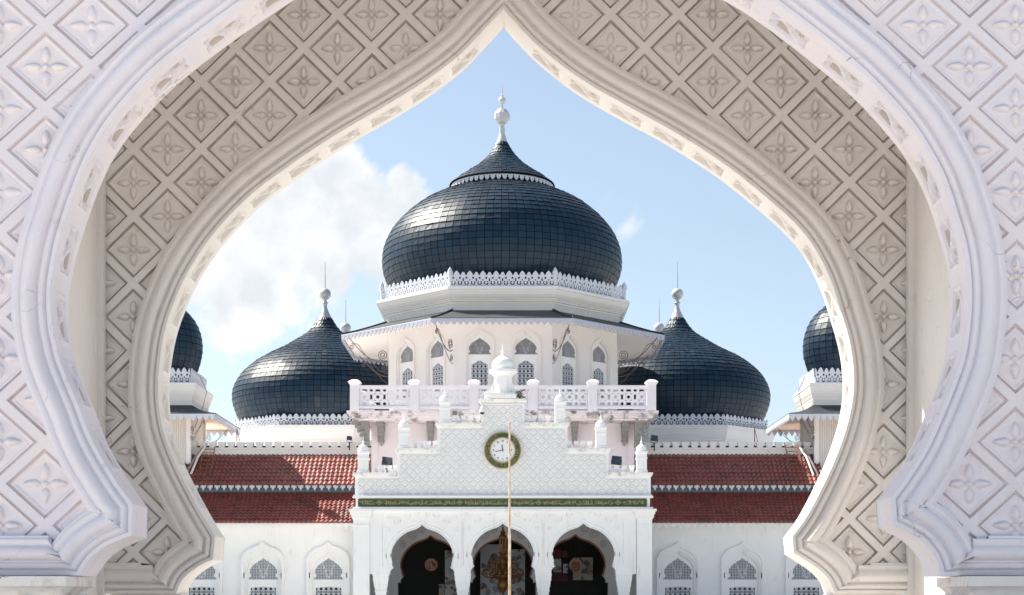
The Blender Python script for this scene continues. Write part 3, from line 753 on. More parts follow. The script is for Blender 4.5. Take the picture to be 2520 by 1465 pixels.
def face_xf(V, ang, a, cx, cy):
    rz = ang+PI/2; c, s_ = math.cos(rz), math.sin(rz); ox, oy = cx+a*math.cos(ang), cy+a*math.sin(ang)
    return [(ox+p[0]*c-p[1]*s_, oy+p[0]*s_+p[1]*c, p[2]) for p in V]
ws = (102.3/FPX)*.78                       # drum windows are smaller than the wing ones
Lf = 2*aD*math.tan(PI/8)
wz = Z(871, 102.3)                          # foot of upper grille
face = MB()
wx = 57/FPX*102.3
outer = [(-Lf/2, ZD0), (Lf/2, ZD0), (Lf/2, ZD1), (-Lf/2, ZD1)]
face.prism(outer, 0, .30, [win_open(ws, -wx, wz), win_open(ws, wx, wz)])
# raised window surround
def surround(mb, s, cx, z, w_out=46, w_in=39, top=76, foot=-116, y0=-.06, cap=True):
    def ol(w, t): 
        pr = [(0, t), (9, t-9), (w*.58, t-17), (w*.84, t-27), (w, t-42), (w, foot)]
        return pr
    o_, i_ = ol(w_out, top), ol(w_in, top-9)
    vs = []; 
    for (a, b), (c_, d) in zip(o_, i_): vs += [(cx+a*s, z+b*s), (cx+c_*s, z+d*s)]
    for sg in (1, -1):
        for k in range(len(o_)-1):
            q = [(cx+sg*o_[k][0]*s, z+o_[k][1]*s), (cx+sg*o_[k+1][0]*s, z+o_[k+1][1]*s), (cx+sg*i_[k+1][0]*s, z+i_[k+1][1]*s), (cx+sg*i_[k][0]*s, z+i_[k][1]*s)]
            V = [(p[0], y0, p[1]) for p in q]+[(p[0], .0, p[1]) for p in q]
            f = [(0, 1, 2, 3), (4, 7, 6, 5), (0, 4, 5, 1), (1, 5, 6, 2), (2, 6, 7, 3), (3, 7, 4, 0)]
            if sg > 0: f = [tuple(reversed(t)) for t in f]
            mb.add(V, f)
for c_ in (-wx, wx): surround(face, ws, c_, wz, 47, 42, 81, y0=-.12); surround(face, ws, c_, wz, 42, 38.2, 75, y0=-.05)
for z_ in (Z(893, 102),): face.box(-Lf/2, -wx-48*ws, -.012, 0, z_-.01, z_+.01)
base_v, base_f = face.v, face.f
tv = MB()
for i in range(8):
    ang = -PI/2+2*PI*i/8
    tv.add(face_xf(base_v, ang, aD, XC, CY), base_f)
tv.ngon([(aD-.32, ZD0), (aD-.32, ZD1)], XC, CY, 8)
for i in range(8):      # corner pilasters
    ang = -PI/2+PI/8+2*PI*i/8; r = aD/math.cos(PI/8)
    bx = MB(); 
    for sgn in (-1, 1):
        pass
tower_o = tv.build('central_tower', M_drum, mosque, smooth=0)
for i in (0, 1, 2, 6, 7, 3, 5, 4):
    ang = -PI/2+2*PI*i/8; rz = ang+PI/2
    for c_ in (-wx, wx):
        p = face_xf([(c_, .16, wz)], ang, aD, XC, CY)[0]
        if i == 0 and c_ < 0: w0 = window(tower_o, p, rz, ws, gm=M_grille2, geo=WPD)
        else: copy_part(w0, tower_o, p, rz)
# eave
aE = 10.75; zE = Z(782, CY-aE); aF = 7.84; zF_ = 20.36
ev = MB()
ev.ngon([(aE, zE-.06), (aE+.02, zE), (aE-.9, zE+.26), (aE-1.9, zE+.62), (aF-.1, zF_+.03)], XC, CY, 8)
for i in range(8):
    ang = -PI/2+PI/8+2*PI*i/8; c8 = math.cos(PI/8)
    ev.tube([(XC+a/c8*math.cos(ang), CY+a/c8*math.sin(ang), z) for a, z in ((aE, zE+.03), (aE-.9, zE+.29), (aE-1.9, zE+.65), (aF, zF_+.05))], .07, 6)
ev.f, ev.m = zip(*[(f, mm_) for f, mm_ in zip(ev.f, ev.m) if len(f) != 8]); ev.build('eave_roof', M_eave, tower_o, smooth=20)
so = MB(); so.ngon([(aD-.1, zE-.02+.32), (aE-.04, zE-.08)], XC, CY, 8)
so.f = [f for f in so.f if len(f) == 4]; so.m = so.m[:len(so.f)]
so.f = [tuple(reversed(f)) for f in so.f]
so.build('eave_soffit', M_soffit, tower_o, smooth=0)
fa = MB()
for (a, z0, z1) in ((aE, zE-.22, zE-.03),): fa.ngon([(a-.05, z0), (a, z0), (a, z1), (a-.05, z1)], XC, CY, 8)
fa.f = [f for f in fa.f if len(f) == 4]; fa.m = fa.m[:len(fa.f)]
fa.build('eave_fascia', M_fringe, tower_o, smooth=0)
npbuild('eave_fringe', ring_strips(fringe_unit(14, 14, .5), aE+.015, 8, XC, CY, zE-.45, .42, .03, .405), [M_fringe], tower_o)
# scroll brackets at the drum corners
def spiral(cx, cz, r0, turns, a0, sgn=1, n=26):
    return [(cx+r0*(1-.8*t)*math.cos(a0+sgn*2*PI*turns*t), cz+r0*(1-.8*t)*math.sin(a0+sgn*2*PI*turns*t)) for t in np.linspace(0, 1, n)]
def bracket_mesh(s=1.0):
    """in the x (outward) z plane, wall at x=0, eave at x=reach"""
    b = MB(); T = lambda P: [(p[0]*s, 0, p[1]*s) for p in P]
    main = cr([(3.0, -.15), (2.4, -.75), (1.8, -1.35), (1.1, -1.75), (.5, -1.85), (.12, -1.7)], .08); b.tube(T(main), .032*s, 5)
    b.tube(T(spiral(.42, -1.35, .36, 2.1, -PI/2, 1)), .028*s, 5)
    b.tube(T(spiral(.35, -2.25, .24, 1.7, PI/2, 1)), .026*s, 5)
    b.tube(T(cr([(2.6, -.7), (2.2, -.72), (1.9, -1.1), (1.5, -1.6), (1.0, -2.1), (.5, -2.5), (.05, -2.6)], .08)), .022*s, 5)
    b.tube(T(spiral(2.62, -.9, .18, 1.4, PI/2, 1)), .024*s, 5)
    return b
br0 = None
for i in (0, 7, 1, 6, 2, 5, 3, 4):
    ang = -PI/2+PI/8+2*PI*i/8; r = aD/math.cos(PI/8)+.02
    loc = (XC+r*math.cos(ang), CY+r*math.sin(ang), zE+.15)
    if br0 is None: br0 = bracket_mesh().build('scroll_bracket', M_iron, tower_o, smooth=40, loc=loc, rz=ang)
    else: copy_part(br0, tower_o, loc, ang)
# mid-face thin hangers
# cornice + cresting
def cornice(par, aF, aS, z0, z1, cx, cy, n, nm='cornice', fr=.36):
    H = z1-z0; c = MB(); d = aS-aF
    P = [(aF-.05, z0-.3), (aF, z0-.3), (aF, z0+.27*H), (aF+.12*d, z0+.28*H), (aF+.12*d, z0+.36*H), (aF+.28*d, z0+.38*H), (aF+.28*d, z0+.44*H), (aF+.40*d, z0+.46*H), (aF+.40*d, z0+.50*H), (aF+.50*d, z0+.53*H), (aF+.72*d, z0+.66*H), (aF+.86*d, z0+.80*H), (aF+.88*d, z0+.86*H), (aS, z0+.87*H), (aS, z0+H)]
    c.ngon(P+[(aS-.6, z0+H+.02)], cx, cy, n)
    # little x-carved blocks of the frieze
    L = 2*aF*math.tan(PI/n); k = max(4, int(L/.42)); hb = .20*H
    bb = MB()
    for q in range(k):
        x0 = -L/2+(q+.12)*L/k; x1 = -L/2+(q+.88)*L/k
        bb.box(x0, x1, -.035, .0, z0+.02, z0+.02+.025); bb.box(x0, x1, -.035, 0, z0+.25*H-.03, z0+.25*H)
        bb.box(x0, x0+.03, -.035, 0, z0+.046, z0+.25*H-.031); bb.box(x1-.03, x1, -.035, 0, z0+.046, z0+.25*H-.031)
        xm, zm = (x0+x1)/2, z0+.13*H
        for sg in (-1, 1):
            bb.add([(xm-.12, -.03, zm-sg*.09-.02), (xm-.12, -.03, zm-sg*.09+.02), (xm+.12, -.03, zm+sg*.09+.02), (xm+.12, -.03, zm+sg*.09-.02)], [(3, 2, 1, 0)])
    for i in range(n):
        c.add(face_xf(bb.v, -PI/2+2*PI*i/n, aF, cx, cy), bb.f)
    return c.build(nm, M_cornice, par, smooth=0)
cornice(tower_o, 7.84, 8.50, 20.36, Z(705, 101.6), XC, CY, 8)
zl = Z(705, 101.8)
npbuild('cresting', ring_strips(crest_unit(), 8.15, 8, XC, CY, zl, 1.0, .04, .84, .06), [M_metalwhite], tower_o)
cf = MB(); cf.lathe([(.10, 0), (.12, .6), (.20, .85), (.16, 1.0), (.02, 1.25)], 0, 0, 6); cf0 = None
for i in range(8):
    ang = -PI/2+PI/8+2*PI*i/8; r = 8.15/math.cos(PI/8)
    loc = (XC+r*math.cos(ang), CY+r*math.sin(ang), zl)
    if cf0 is None: cf0 = cf.build('corner_leaf', M_metalwhite, tower_o, smooth=40, loc=loc)
    else: copy_part(cf0, tower_o, loc)
# dome
DX = X(1235.5, 110)
dp = [(100, 467), (127, 475), (150, 483), (173, 494), (201, 509), (227, 529), (246, 546), (264, 567), (276, 584), (285, 603), (291, 622), (294, 645), (293, 667), (286, 693), (272, 720), (262, 735)]
dome = slate_dome('dome', [(r*PXM, pz(y)) for r, y in dp], DX, CY, 96, .43, tower_o)
cp = [(13.5, 351), (19, 362), (27, 374), (35, 385), (44, 395), (55, 405), (69, 416), (86, 427), (106, 440), (127, 457)]
slate_dome('dome_cap', [(r*PXM, pz(y)-.0) for r, y in cp], DX, CY, 64, .33, tower_o, .02)
cr_ = MB(); rr_ = 128*PXM; zr = pz(458)
cr_.lathe([(rr_-.3, zr-.06), (rr_+.02, zr-.10), (rr_+.06, zr-.04), (rr_+.02, zr+.03), (rr_-.2, zr+.05)], DX, CY, 64)
cr_.lathe([(rr_-1.2, zr-.6), (rr_-.35, zr-.10)], DX, CY, 64)
cr_.build('cap_rim', M_slate_u, tower_o, smooth=40)
V, F, M = strip(fringe_unit(12, 14, .35), 56, 2*PI*(rr_-.05), .44, .03)
th_ = V[:, 0]/(rr_-.05); V2 = np.stack([DX+(rr_-.05-V[:, 1])*np.cos(th_), CY+(rr_-.05-V[:, 1])*np.sin(th_), zr-.52+V[:, 2]], 1)
np_mesh('cap_fringe', V2, F[:, ::-1], [M_metalwhite], tower_o, M, 0)
def finial(par, x, y, z0, u, parts, rod, faceted=False, nm='finial'):
    f = MB()
    for kind, *a in parts:
        if kind == 'l': f.lathe([(r*u, z0+z*u) for r, z in a[0]], x, y, 16)
        if kind == 'b':
            n = 10 if faceted else 24
            f.ball((x, y, z0+a[0]*u), a[1]*u, n)
    f.lathe([(.05, z0+rod[0]*u), (.02, z0+rod[1]*u)], x, y, 6)
    return f.build(nm, M_ball, par, smooth=0 if faceted else 40)
finial(tower_o, DX, CY, pz(352), PXM, [('l', [(14, -2), (13.5, 2), (9, 16), (8, 18), (7, 22), (7, 38), (5, 40), (5, 42), (8, 46), (4, 50), (6, 53), (3, 56), (3, 60)]), ('b', 65, 20), ('l', [(3, 84), (3, 94), (5, 96)]), ('b', 104, 9.5), ('l', [(2, 112), (4.5, 118), (1, 121)])], (118, 140), True)

# ---- side chapel domes (two in front, two behind)
def lateral(px, D, par):
    x = X(px, D); y = D; u = D/FPX; a = .0530*D; k = D/110; zt = lambda yy: Z(yy, D)
    P = [(14, 780), (18, 786), (26, 800), (43, 820), (69, 837), (104, 859), (140, 877), (172, 897), (203, 925), (220, 953), (226, 978), (222, 1006), (210, 1036), (200, 1052)]
    d = slate_dome('side_dome', [(r*u, zt(yy)) for r, yy in P], x, y, 88, .40, par)
    zb = Z(1048, D-a)
    cornice(d, a+.1, a+.6, zb-1.95, zb, x, y, 8)
    npbuild('cresting', ring_strips(crest_unit(18, 22), a, 8, x, y, zb, .88, .04, .88, .06), [M_metalwhite], d)
    c = MB(); c.ngon([(a+.4, zb-5), (a+.4, zb-2.5), (a+.1, zb-2.4), (a+.1, zb-1.96)], x, y, 8); c.build('dome_base', M_cornice, d, smooth=0)
    finial(d, x, y, zt(784), u, [('l', [(18, -2), (16, 2), (8, 18), (5, 28), (5, 34), (8, 38), (4, 42), (4, 46)]), ('b', 60, 14.5)], (74, 139))
    return d
dl = lateral(800, 121, mosque)
dxr = X(1667, 121)-X(800, 121)
for lc in ((dxr, 0, 0), (0, 15, 0), (dxr, 15, 0)): copy_part(dl, mosque, lc)

# ---- square side towers
def side_tower(cx, par):
    y = 103.0; w = 2.45
    t = MB(); t.ngon([(w, 6.0), (w, 13.6)], cx, y, 4); o = t.build('side_tower', M_ribbed, par, smooth=0)
    for sx_ in (-1, 1):
        for sy_ in (-1, 1):
            q = MB(); q.box(cx+sx_*w-.14, cx+sx_*w+.14, y+sy_*w-.14, y+sy_*w+.14, 6, 13.5); q.build('corner_pilaster', M_white, o, smooth=0)
    aE_, zE_ = 4.51, 13.3
    e = MB(); e.ngon([(aE_, zE_-.06), (aE_+.02, zE_), (aE_-.7, zE_+.16), (aE_-1.3, zE_+.4), (2.62, 14.05)], cx, y, 4); e.f = e.f[:16]; e.m = e.m[:16]; e.build('eave_roof', M_eave, o, smooth=0)
    s_ = MB(); s_.ngon([(w-.05, zE_+.2), (aE_-.04, zE_-.08)], cx, y, 4); s_.f = [tuple(reversed(f)) for f in s_.f if len(f) == 4][:4]; s_.m = s_.m[:4]; s_.build('eave_soffit', M_warm, o, smooth=0)
    f_ = MB(); f_.ngon([(aE_-.05, zE_-.2), (aE_, zE_-.2), (aE_, zE_-.03), (aE_-.05, zE_-.03)], cx, y, 4)
    f_.f = [f for j, f in enumerate(f_.f) if j < 12]; f_.m = f_.m[:12]; f_.build('eave_fascia', M_metalwhite, o, smooth=0)
    npbuild('eave_fringe', ring_strips(fringe_unit(), aE_+.015, 4, cx, y, zE_-.48, .44, .03, .40), [M_metalwhite], o)
    cornice(o, 2.69, 2.97, 14.0, 15.4, cx, y, 4)
    npbuild('cresting', ring_strips(crest_unit(18, 22), 2.55, 4, cx, y, 15.4, 1.0, .04, .70, .10), [M_metalwhite], o)
    P = [(.1, 22.6), (.35, 22.0), (.8, 21.3), (1.4, 20.75), (2.0, 20.25), (2.45, 19.6), (2.70, 18.9), (2.79, 18.24), (2.74, 17.5), (2.55, 16.8), (2.3, 16.1), (2.1, 15.4)]
    slate_dome('side_tower_dome', P, cx, y, 36, .42, o)
    finial(o, cx, y, 22.5, PXM, [('l', [(8, -2), (5, 10), (4, 24)]), ('b', 36, 13)], (48, 100))
    k = 0
    for ang in (-3*PI/4, -PI/4, PI/4, 3*PI/4, -PI/2):
        r = w*math.sqrt(2)+.1 if ang != -PI/2 else w+.02
        loc = (cx+r*math.cos(ang), y+r*math.sin(ang), zE_+.05)
        bracket_mesh(.62).build('scroll_bracket', M_iron, o, smooth=40, loc=loc, rz=ang)
    return o
side_tower(21.75, mosque); side_tower(2*XC-21.75, mosque)

for sg in (-1, 1):      # lightning cables down the inner corner of each side tower
    cx_ = 21.75-2.75 if sg > 0 else 2*XC-21.75+2.75
    m_ = MB(); m_.tube(cr3 if False else [(cx_-sg*.3, 101.2, 15.9), (cx_-sg*.75, 101.0, 15.0), (cx_-sg*.6, 100.6, 14.0), (cx_-sg*.1, 100.4, 12.6)], .018, 4); m_.build('lightning_cable', M_black, mosque)

# ---- hall body behind
h = MB(); h.box(-19.5, 18.3, 101.9, 146, 0, 11.0); h.box(-8.6+XC, 8.6+XC, 102.3, 118, 11.0, 11.3)
h.box(-30, -19.51, 99.2, 128, 0, 8.0); h.box(18.31, 29, 99.2, 128, 0, 8.0)
h.build('hall', M_white, mosque, smooth=0)

# ---- wings
def tiles(x0, x1, ya, za, yb, zb, par, rows, nm):
    """ya,za eave (front, low) to yb,zb ridge"""
    L = math.hypot(yb-ya, zb-za); ty, tz = (yb-ya)/L, (zb-za)/L; ny, nz_ = -tz, ty
    pitch = .285; sub = 6; nx = int((x1-x0)/pitch)*sub; xs = np.linspace(x0, x1, nx+1)
    ph = (xs-x0)/pitch
    prof = .035*np.abs(np.cos(PI*ph))+.018*np.cos(2*PI*ph)
    V = []; F = []; rl = L/rows
    for r in range(rows):
        jr = random.gauss(0, .006)
        for s_, e in ((r*rl-.05, .075), (r*rl-.05+.0, .0), ((r+1)*rl, .012)):
            pass
        b = len(V); segs_ = [(r*rl-.04, .0), (r*rl-.04, .07), (r*rl+.5*rl, .042), ((r+1)*rl, .012)]
        for s_, e in segs_:
            tj = np.repeat(rng.normal(0, .006, nx//sub+1), sub)[:nx+1] if e > 0 else 0
            dd_ = s_+(.03*np.cos(2*PI*ph) if e > .06 or e == 0 else 0)
            for i in range(nx+1):
                d_ = dd_ if np.isscalar(dd_) else dd_[i]
                hgt = e+(prof[i] if e > 0 else -.03)+(tj[i] if not np.isscalar(tj) else 0)+jr
                V.append((xs[i], ya+ty*d_+ny*hgt, za+tz*d_+nz_*hgt))
        for k in range(3):
            for i in range(nx): 
                a = b+k*(nx+1)+i; F.append((a, a+1, a+nx+2, a+nx+1))
    V = np.array(V); F = np.array(F)
    return np_mesh(nm, V, F, M_tile, par, None, 25)
def wing(x0, x1, wins, tag_, rx0, rx1):
    yw = 97.0; s = yw/FPX
    w = MB(); holes = [win_open(s, X(p, yw), Z(1374+1+53-53+16+35, yw)+0*s) for p in wins]
    zg = Z(1426, yw)
    holes = [win_open(s, X(p, yw), zg, 38, 67) for p in wins]
    w.prism([(x0, 0), (x1, 0), (x1, 6.95), (x0, 6.95)], yw, yw+.35, holes)
    w.box(x0, x1, yw+.36, yw+.6, 0, 7.2)
    for p in wins:
        surround(w, s, X(p, yw), zg, 53, 47, 93, y0=-.20); surround(w, s, X(p, yw), zg, 47, 43, 84, y0=-.12); surround(w, s, X(p, yw), zg, 43, 39.5, 79, y0=-.05)
        for sg in (-1, 1):
            cx = X(p, yw)+sg*50*s
            w.box(cx-5.5*s, cx+5.5*s, yw-.12, yw, zg+3*s, zg+16*s); w.box(cx-7*s, cx+7*s, yw-.15, yw, zg+16*s, zg+19*s)
    # move the surrounds (built at y=0) onto the wall
    w.v = [(p[0], p[1]+yw if p[1] < 1 else p[1], p[2]) for p in w.v]
    o = w.build('wing', M_white, mosque, smooth=0)
    for p in wins:
        window(o, (X(p, yw), yw+.14, zg), 0, s)
    zr0 = Z(1285, 96.0); zr1 = Z(1211, 98.9)
    tiles(x0, x1, 96.0, zr0, 98.9, zr1, o, 11, 'lower_roof')
    ru0 = Z(1193, 98.5); ru1 = Z(1119, 101.5)
    tiles(rx0, rx1, 98.4, ru0, 101.5, ru1, o, 8, 'upper_roof')
    b = MB(); b.box(rx0, rx1, 98.75, 98.95, zr1-.3, ru0+.02); b.build('fascia', M_fascia, o, smooth=0)
    n = int((rx1-rx0)/.43)
    npbuild('roof_fringe', place(perf(np.tile(fleur_unit(), (1, n)), rx1-rx0, .36, .03), rx0, 98.42, 0)[0:3] and (lambda J: (J[0]+np.array([0, 0, ru0-.37]), J[1], J[2]))(place(perf(np.tile(fleur_unit(), (1, n)), rx1-rx0, .36, .03), rx0, 98.42, 0)), [M_metalwhite], o)
    b = MB(); b.box(x0, x1, 96.2, 96.98, zr0-.10, zr0-.03); b.box(x0, x1, 96.12, 96.18, zr0-.2, zr0-.0); b.build('eave_board', M_white, o, smooth=0)
    n = int((x1-x0)/.43)
    J = place(perf(np.tile(fleur_unit(), (1, n)), x1-x0, .36, .03), x0, 96.10, 0); J[0][:, 2] += zr0-.42
    npbuild('eave_fringe', J, [M_white], o)
    # parapet and merlons
    zp0, zp1 = Z(1119, 101.5), Z(1102, 101.5)
    b = MB(); b.box(rx0, rx1, 101.45, 101.9, zp0-.3, zp1-.12); b.box(rx0, rx1, 101.38, 101.95, zp1-.118, zp1); b.build('parapet', M_cornice, o, smooth=0)
    b = MB(); b.box(rx0, rx1, 102.3, 103, zp1-.4, zp1+.20); b.build('merlon_gap_shade', M_eave, o, smooth=0)  # dark box added behind the merlons, standing in for shade in their gaps
    mer = MB(); mw, mh = .17, .36
    mer.add([(-mw, 0, 0), (mw, 0, 0), (mw+.09, 0, mh), (-mw-.09, 0, mh), (-mw, .3, 0), (mw, .3, 0), (mw+.09, .3, mh), (-mw-.09, .3, mh)],
            [(0, 1, 2, 3), (7, 6, 5, 4), (0, 4, 5, 1), (1, 5, 6, 2), (2, 6, 7, 3), (3, 7, 4, 0)])
    m0 = None; nmer = int((rx1-rx0)/.60)
    for i in range(nmer):
        loc = (rx0+.3+i*.60, 101.5, zp1)
        if m0 is None: m0 = mer.build('merlon', M_cornice, o, smooth=0, loc=loc)
        else: copy_part(m0, o, loc)
    return o
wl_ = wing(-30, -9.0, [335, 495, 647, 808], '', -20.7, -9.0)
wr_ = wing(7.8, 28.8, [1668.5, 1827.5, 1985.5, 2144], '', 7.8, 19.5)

# ---- porch ---------------------------------------------------------------
DP = 90.0; pu = DP/FPX
def px_(x): return X(x, DP)
def pzp(y): return Z(y, DP)
def horseshoe(cx, apex, s=1.0):
    pts = [(0, 0), (8, 6.5), (16, 10.7), (27, 14.2), (38, 18.5), (47, 24), (55, 30.5), (62.5, 38.5), (68, 46.5), (72.5, 55), (75.6, 63), (77, 72), (77, 80.7), (75.8, 88), (74, 95.6), (70.5, 106), (75, 110), (79, 116.5), (79.4, 124)]
    r = [(cx+a*s, apex+b*s) for a, b in pts]; l = [(cx-a*s, apex+b*s) for a, b in pts[1:]]
    return r[::-1]+l     # pixel coords right foot, up, left foot
arches = [(1038.5, 1290.5), (1237.3, 1287), (1436.2, 1287)]
w = MB()
outline = [(910, 1250), (910, 1414)]
# wall above columns: polygon with three notches
def notch_wall(arr, yb, xl, xr, ytop, conv, D0, D1, mb, s=1.0):
    poly = [(xl, ytop), (xl, yb)]
    for cx, ap in arr:
        hs = horseshoe(cx, ap, s)[::-1]          # left foot ... apex ... right foot
        poly += [(hs[0][0], yb)]+hs+[(hs[-1][0], yb)]
    poly += [(xr, yb), (xr, ytop)]
    P = [conv(p) for p in poly]
    mb.prism(P, D0, D1)
notch_wall(arches, 1413, 905, 1566, 1252, lambda p: (px_(p[0]), pzp(p[1])), DP+.05, DP+.75, w)
w.box(px_(875), px_(1600), DP+.12, DP+.5, pzp(1252), pzp(1218))
# parapet gable body (plain edges); carved face is a separate part
gp = [(873, 1219), (873, 1171), (976, 1171), (976, 1111), (1076, 1111), (1076, 1048), (1184, 1048), (1184, 992), (1291, 992), (1291, 1048), (1397, 1048), (1397, 1111), (1498, 1111), (1498, 1171), (1602, 1171), (1602, 1219)]
w.prism([(px_(a), pzp(b)) for a, b in gp], DP+.16, DP+.75)
porch = w.build('porch', M_white, mosque, smooth=0)
q = MB(); q.prism([(px_(a), pzp(b)) for a, b in [(881, 1217), (881, 1180), (984, 1180), (984, 1120), (1084, 1120), (1084, 1057), (1191, 1057), (1191, 999), (1284, 999), (1284, 1057), (1389, 1057), (1389, 1120), (1490, 1120), (1490, 1180), (1594, 1180), (1594, 1217)]], DP+.10, DP+.159)
q.build('carved_gable', M_pedi, porch, smooth=0)
q = MB()
def cap_run(x0, x1, y, o=.12):
    q.box(px_(x0)-o, px_(x1)+o, DP-.04, DP+.85, pzp(y+5), pzp(y)); q.box(px_(x0)-o*.5, px_(x1)+o*.5, DP+.04, DP+.80, pzp(y+9), pzp(y+5.05))
cap_run(873, 972, 1163); cap_run(1501, 1602, 1163); cap_run(976, 1072, 1103); cap_run(1400, 1498, 1103); cap_run(1076, 1181, 1040); cap_run(1294, 1397, 1040); cap_run(1184, 1291, 982, .16)
q.build('coping', M_cop, porch, smooth=0)
# cornice round the inscription
q = MB()
for y0, y1, o in ((1218, 1221, .10), (1221.1, 1226, .18), (1248.5, 1253, .16), (1253.1, 1257, .24), (1257.1, 1260, .12)):
    q.box(px_(873)-o*.6, px_(1602)+o*.6, DP-o, DP+.11, pzp(y1), pzp(y0))
q.build('cornice', M_white, porch, smooth=0)
# inscription band
ib = MB(); ib.box(px_(881), px_(1592), DP+.02, DP+.10, pzp(1246.5), pzp(1228)); ibo = ib.build('inscription_band', M_green, porch, smooth=0)
WB = px_(1590)-px_(883); HB = 15.5*pu; nx, nz = 1420, 34
u = np.arange(nx)/nx*WB; mk = np.zeros((nz, nx), bool); r2 = random.Random(5)
def stroke(x0, z0, x1, z1, th=1.3):
    n = int(max(abs(x1-x0), abs(z1-z0)))*2+2
    for t in np.linspace(0, 1, n):
        a, b = x0+(x1-x0)*t, z0+(z1-z0)*t
        for dx in (0, 1):
            for dz in ((0,) if th < 1.2 else (0, 1)):
                i, j = int(b+dz), int(a+dx)
                if 1 <= i < nz-1 and 0 <= j < nx: mk[i, j] = True
def arc(cx, cz, rx, rz_, a0, a1, th=1.3):
    for t in np.linspace(0, 1, 50):
        a = a0+(a1-a0)*t; i, j = int(cz+rz_*math.sin(a)), int(cx+rx*math.cos(a))
        for dx in (0, 1):
            if 1 <= i < nz-1 and 0 <= j+dx < nx: mk[i, j+dx] = True
med = [100, 498, 888, 1280]
x = 8
while x < nx-10:
    near = min(abs(x-m_) for m_ in med)
    if near < 26: x += 4; continue
    k = r2.random()
    if k < .38: stroke(x, 6+r2.random()*6, x+r2.uniform(-1, 2), 24+r2.random()*7)
    elif k < .6: arc(x+3, 8+r2.random()*6, 7, 6, PI, 2*PI)
    elif k < .75: arc(x, 14+r2.random()*10, 4, 4, 0, 2*PI)
    elif k < .88: arc(x+2, 22, 6, 5, 0, PI*1.2)
    else: stroke(x-5, 8+r2.random()*10, x+8, 12+r2.random()*12)
    if r2.random() < .5: stroke(x, 10, x+9, 10+r2.uniform(-2, 2))
    if r2.random() < .4: stroke(x+2, r2.randrange(3, 30), x+3, r2.randrange(3, 30) if False else r2.randrange(3, 30), 1)
    x += r2.randrange(4, 9)
for m_ in med:
    for i in range(nz):
        for j in range(m_-20, m_+20):
            d = abs(j-m_)/18+abs(i-nz/2)/15
            if .72 < d < .95 or d < .45 and (i+j) % 5: mk[i, j] = True
mk[0, :] = False
J = perf(mk, WB, HB, .02, px_(883), pzp(1245), DP+.001); npbuild('calligraphy', J, [M_gold], ibo)
# corner pilasters and columns
pil = MB()
def pilaster(x0, x1):
    p = MB(); a, b = px_(x0), px_(x1)
    p.box(a, b, DP-.05, DP+.75, 0, pzp(1278)); p.box(a-.03, b+.03, DP-.08, DP+.78, pzp(1293.5), pzp(1292))
    for y0, y1, o in ((1274, 1278, .05), (1266, 1273.9, .10), (1259, 1265.9, .16), (1253, 1258.9, .24)): p.box(a-o, b+o, DP-.05-o, DP+.75, pzp(y1), pzp(y0))
    return p.build('pilaster', M_white, porch, smooth=0)
pilaster(869.5, 909); pilaster(1567, 1604.5)
for x0, x1 in ((916, 957), (1117.5, 1159.5), (1317, 1358), (1515, 1557)):
    p = MB(); cx, hw = (px_(x0)+px_(x1))/2, (px_(x1)-px_(x0))/2; cy = DP+.40; hd = .34
    lv = [(1413, 1.0), (1416, 1.0), (1417, .94), (1428, .93), (1431, .86), (1444, .80), (1446, .74), (1452, .70), (1454, .76), (1457, .68), (1470, .60)]
    vs = []; fs = []
    for y_, e in lv:
        z_ = pzp(y_)
        for a, b_ in ((-1, -1), (1, -1), (1, 1), (-1, 1)): vs.append((cx+a*hw*e, cy+b_*hd*e, z_))
    k = len(lv)
    for j in range(k-1):
        for i in range(4): fs.append(((j+1)*4+i, (j+1)*4+(i+1) % 4, j*4+(i+1) % 4, j*4+i))
    fs.append((0, 1, 2, 3)); p.add(vs, fs)
    p.lathe([(hw*.62, .35), (hw*.55, .5), (hw*.52, pzp(1468))], cx, cy, 16); p.box(cx-hw*.8, cx+hw*.8, cy-hd, cy+hd, 0, .35)
    p.build('column', M_white, porch, smooth=25)
# arch edge trims
for cx, ap in arches:
    hs = horseshoe(cx, ap)[::-1]; P = [(px_(a), pzp(b)) for a, b in hs[2:-2]]
    t_ = MB(); t_.tube([(a+0, DP+.03, b) for a, b in P], .035, 5)
    hs2 = [((a-cx)*1.15+cx, (b-ap-60)*1.14+ap+60) for a, b in hs[3:-3]]
    t_.tube([(px_(a), DP+.045, pzp(b)) for a, b in hs2], .03, 5)
    # arabesque relief in the spandrels
    for sg in (-1, 1):
        for (ox, oy, r, tn, a0) in ((62, -8, 11, 1.6, 0), (36, -22, 9, 1.5, 2), (14, -26, 7, 1.4, 1), (80, -18, 7, 1.3, 3), (85, 14, 6, 1.2, 1)):
            P2 = [(px_(cx+sg*(ox+r*(1-.75*t)*math.cos(a0+2*PI*tn*t))), DP+.045, pzp(ap+oy-r*(1-.75*t)*math.sin(a0+2*PI*tn*t))) for t in np.linspace(0, 1, 22)]
            t_.tube(P2, .018, 4)
        P2 = [(px_(cx+sg*a), DP+.045, pzp(ap+b)) for a, b in ((96, -30), (97, 0), (98, 40), (97, 104))]; t_.tube(P2, .016, 4)
    t_.build('arch_trim', M_white, porch, smooth=40)
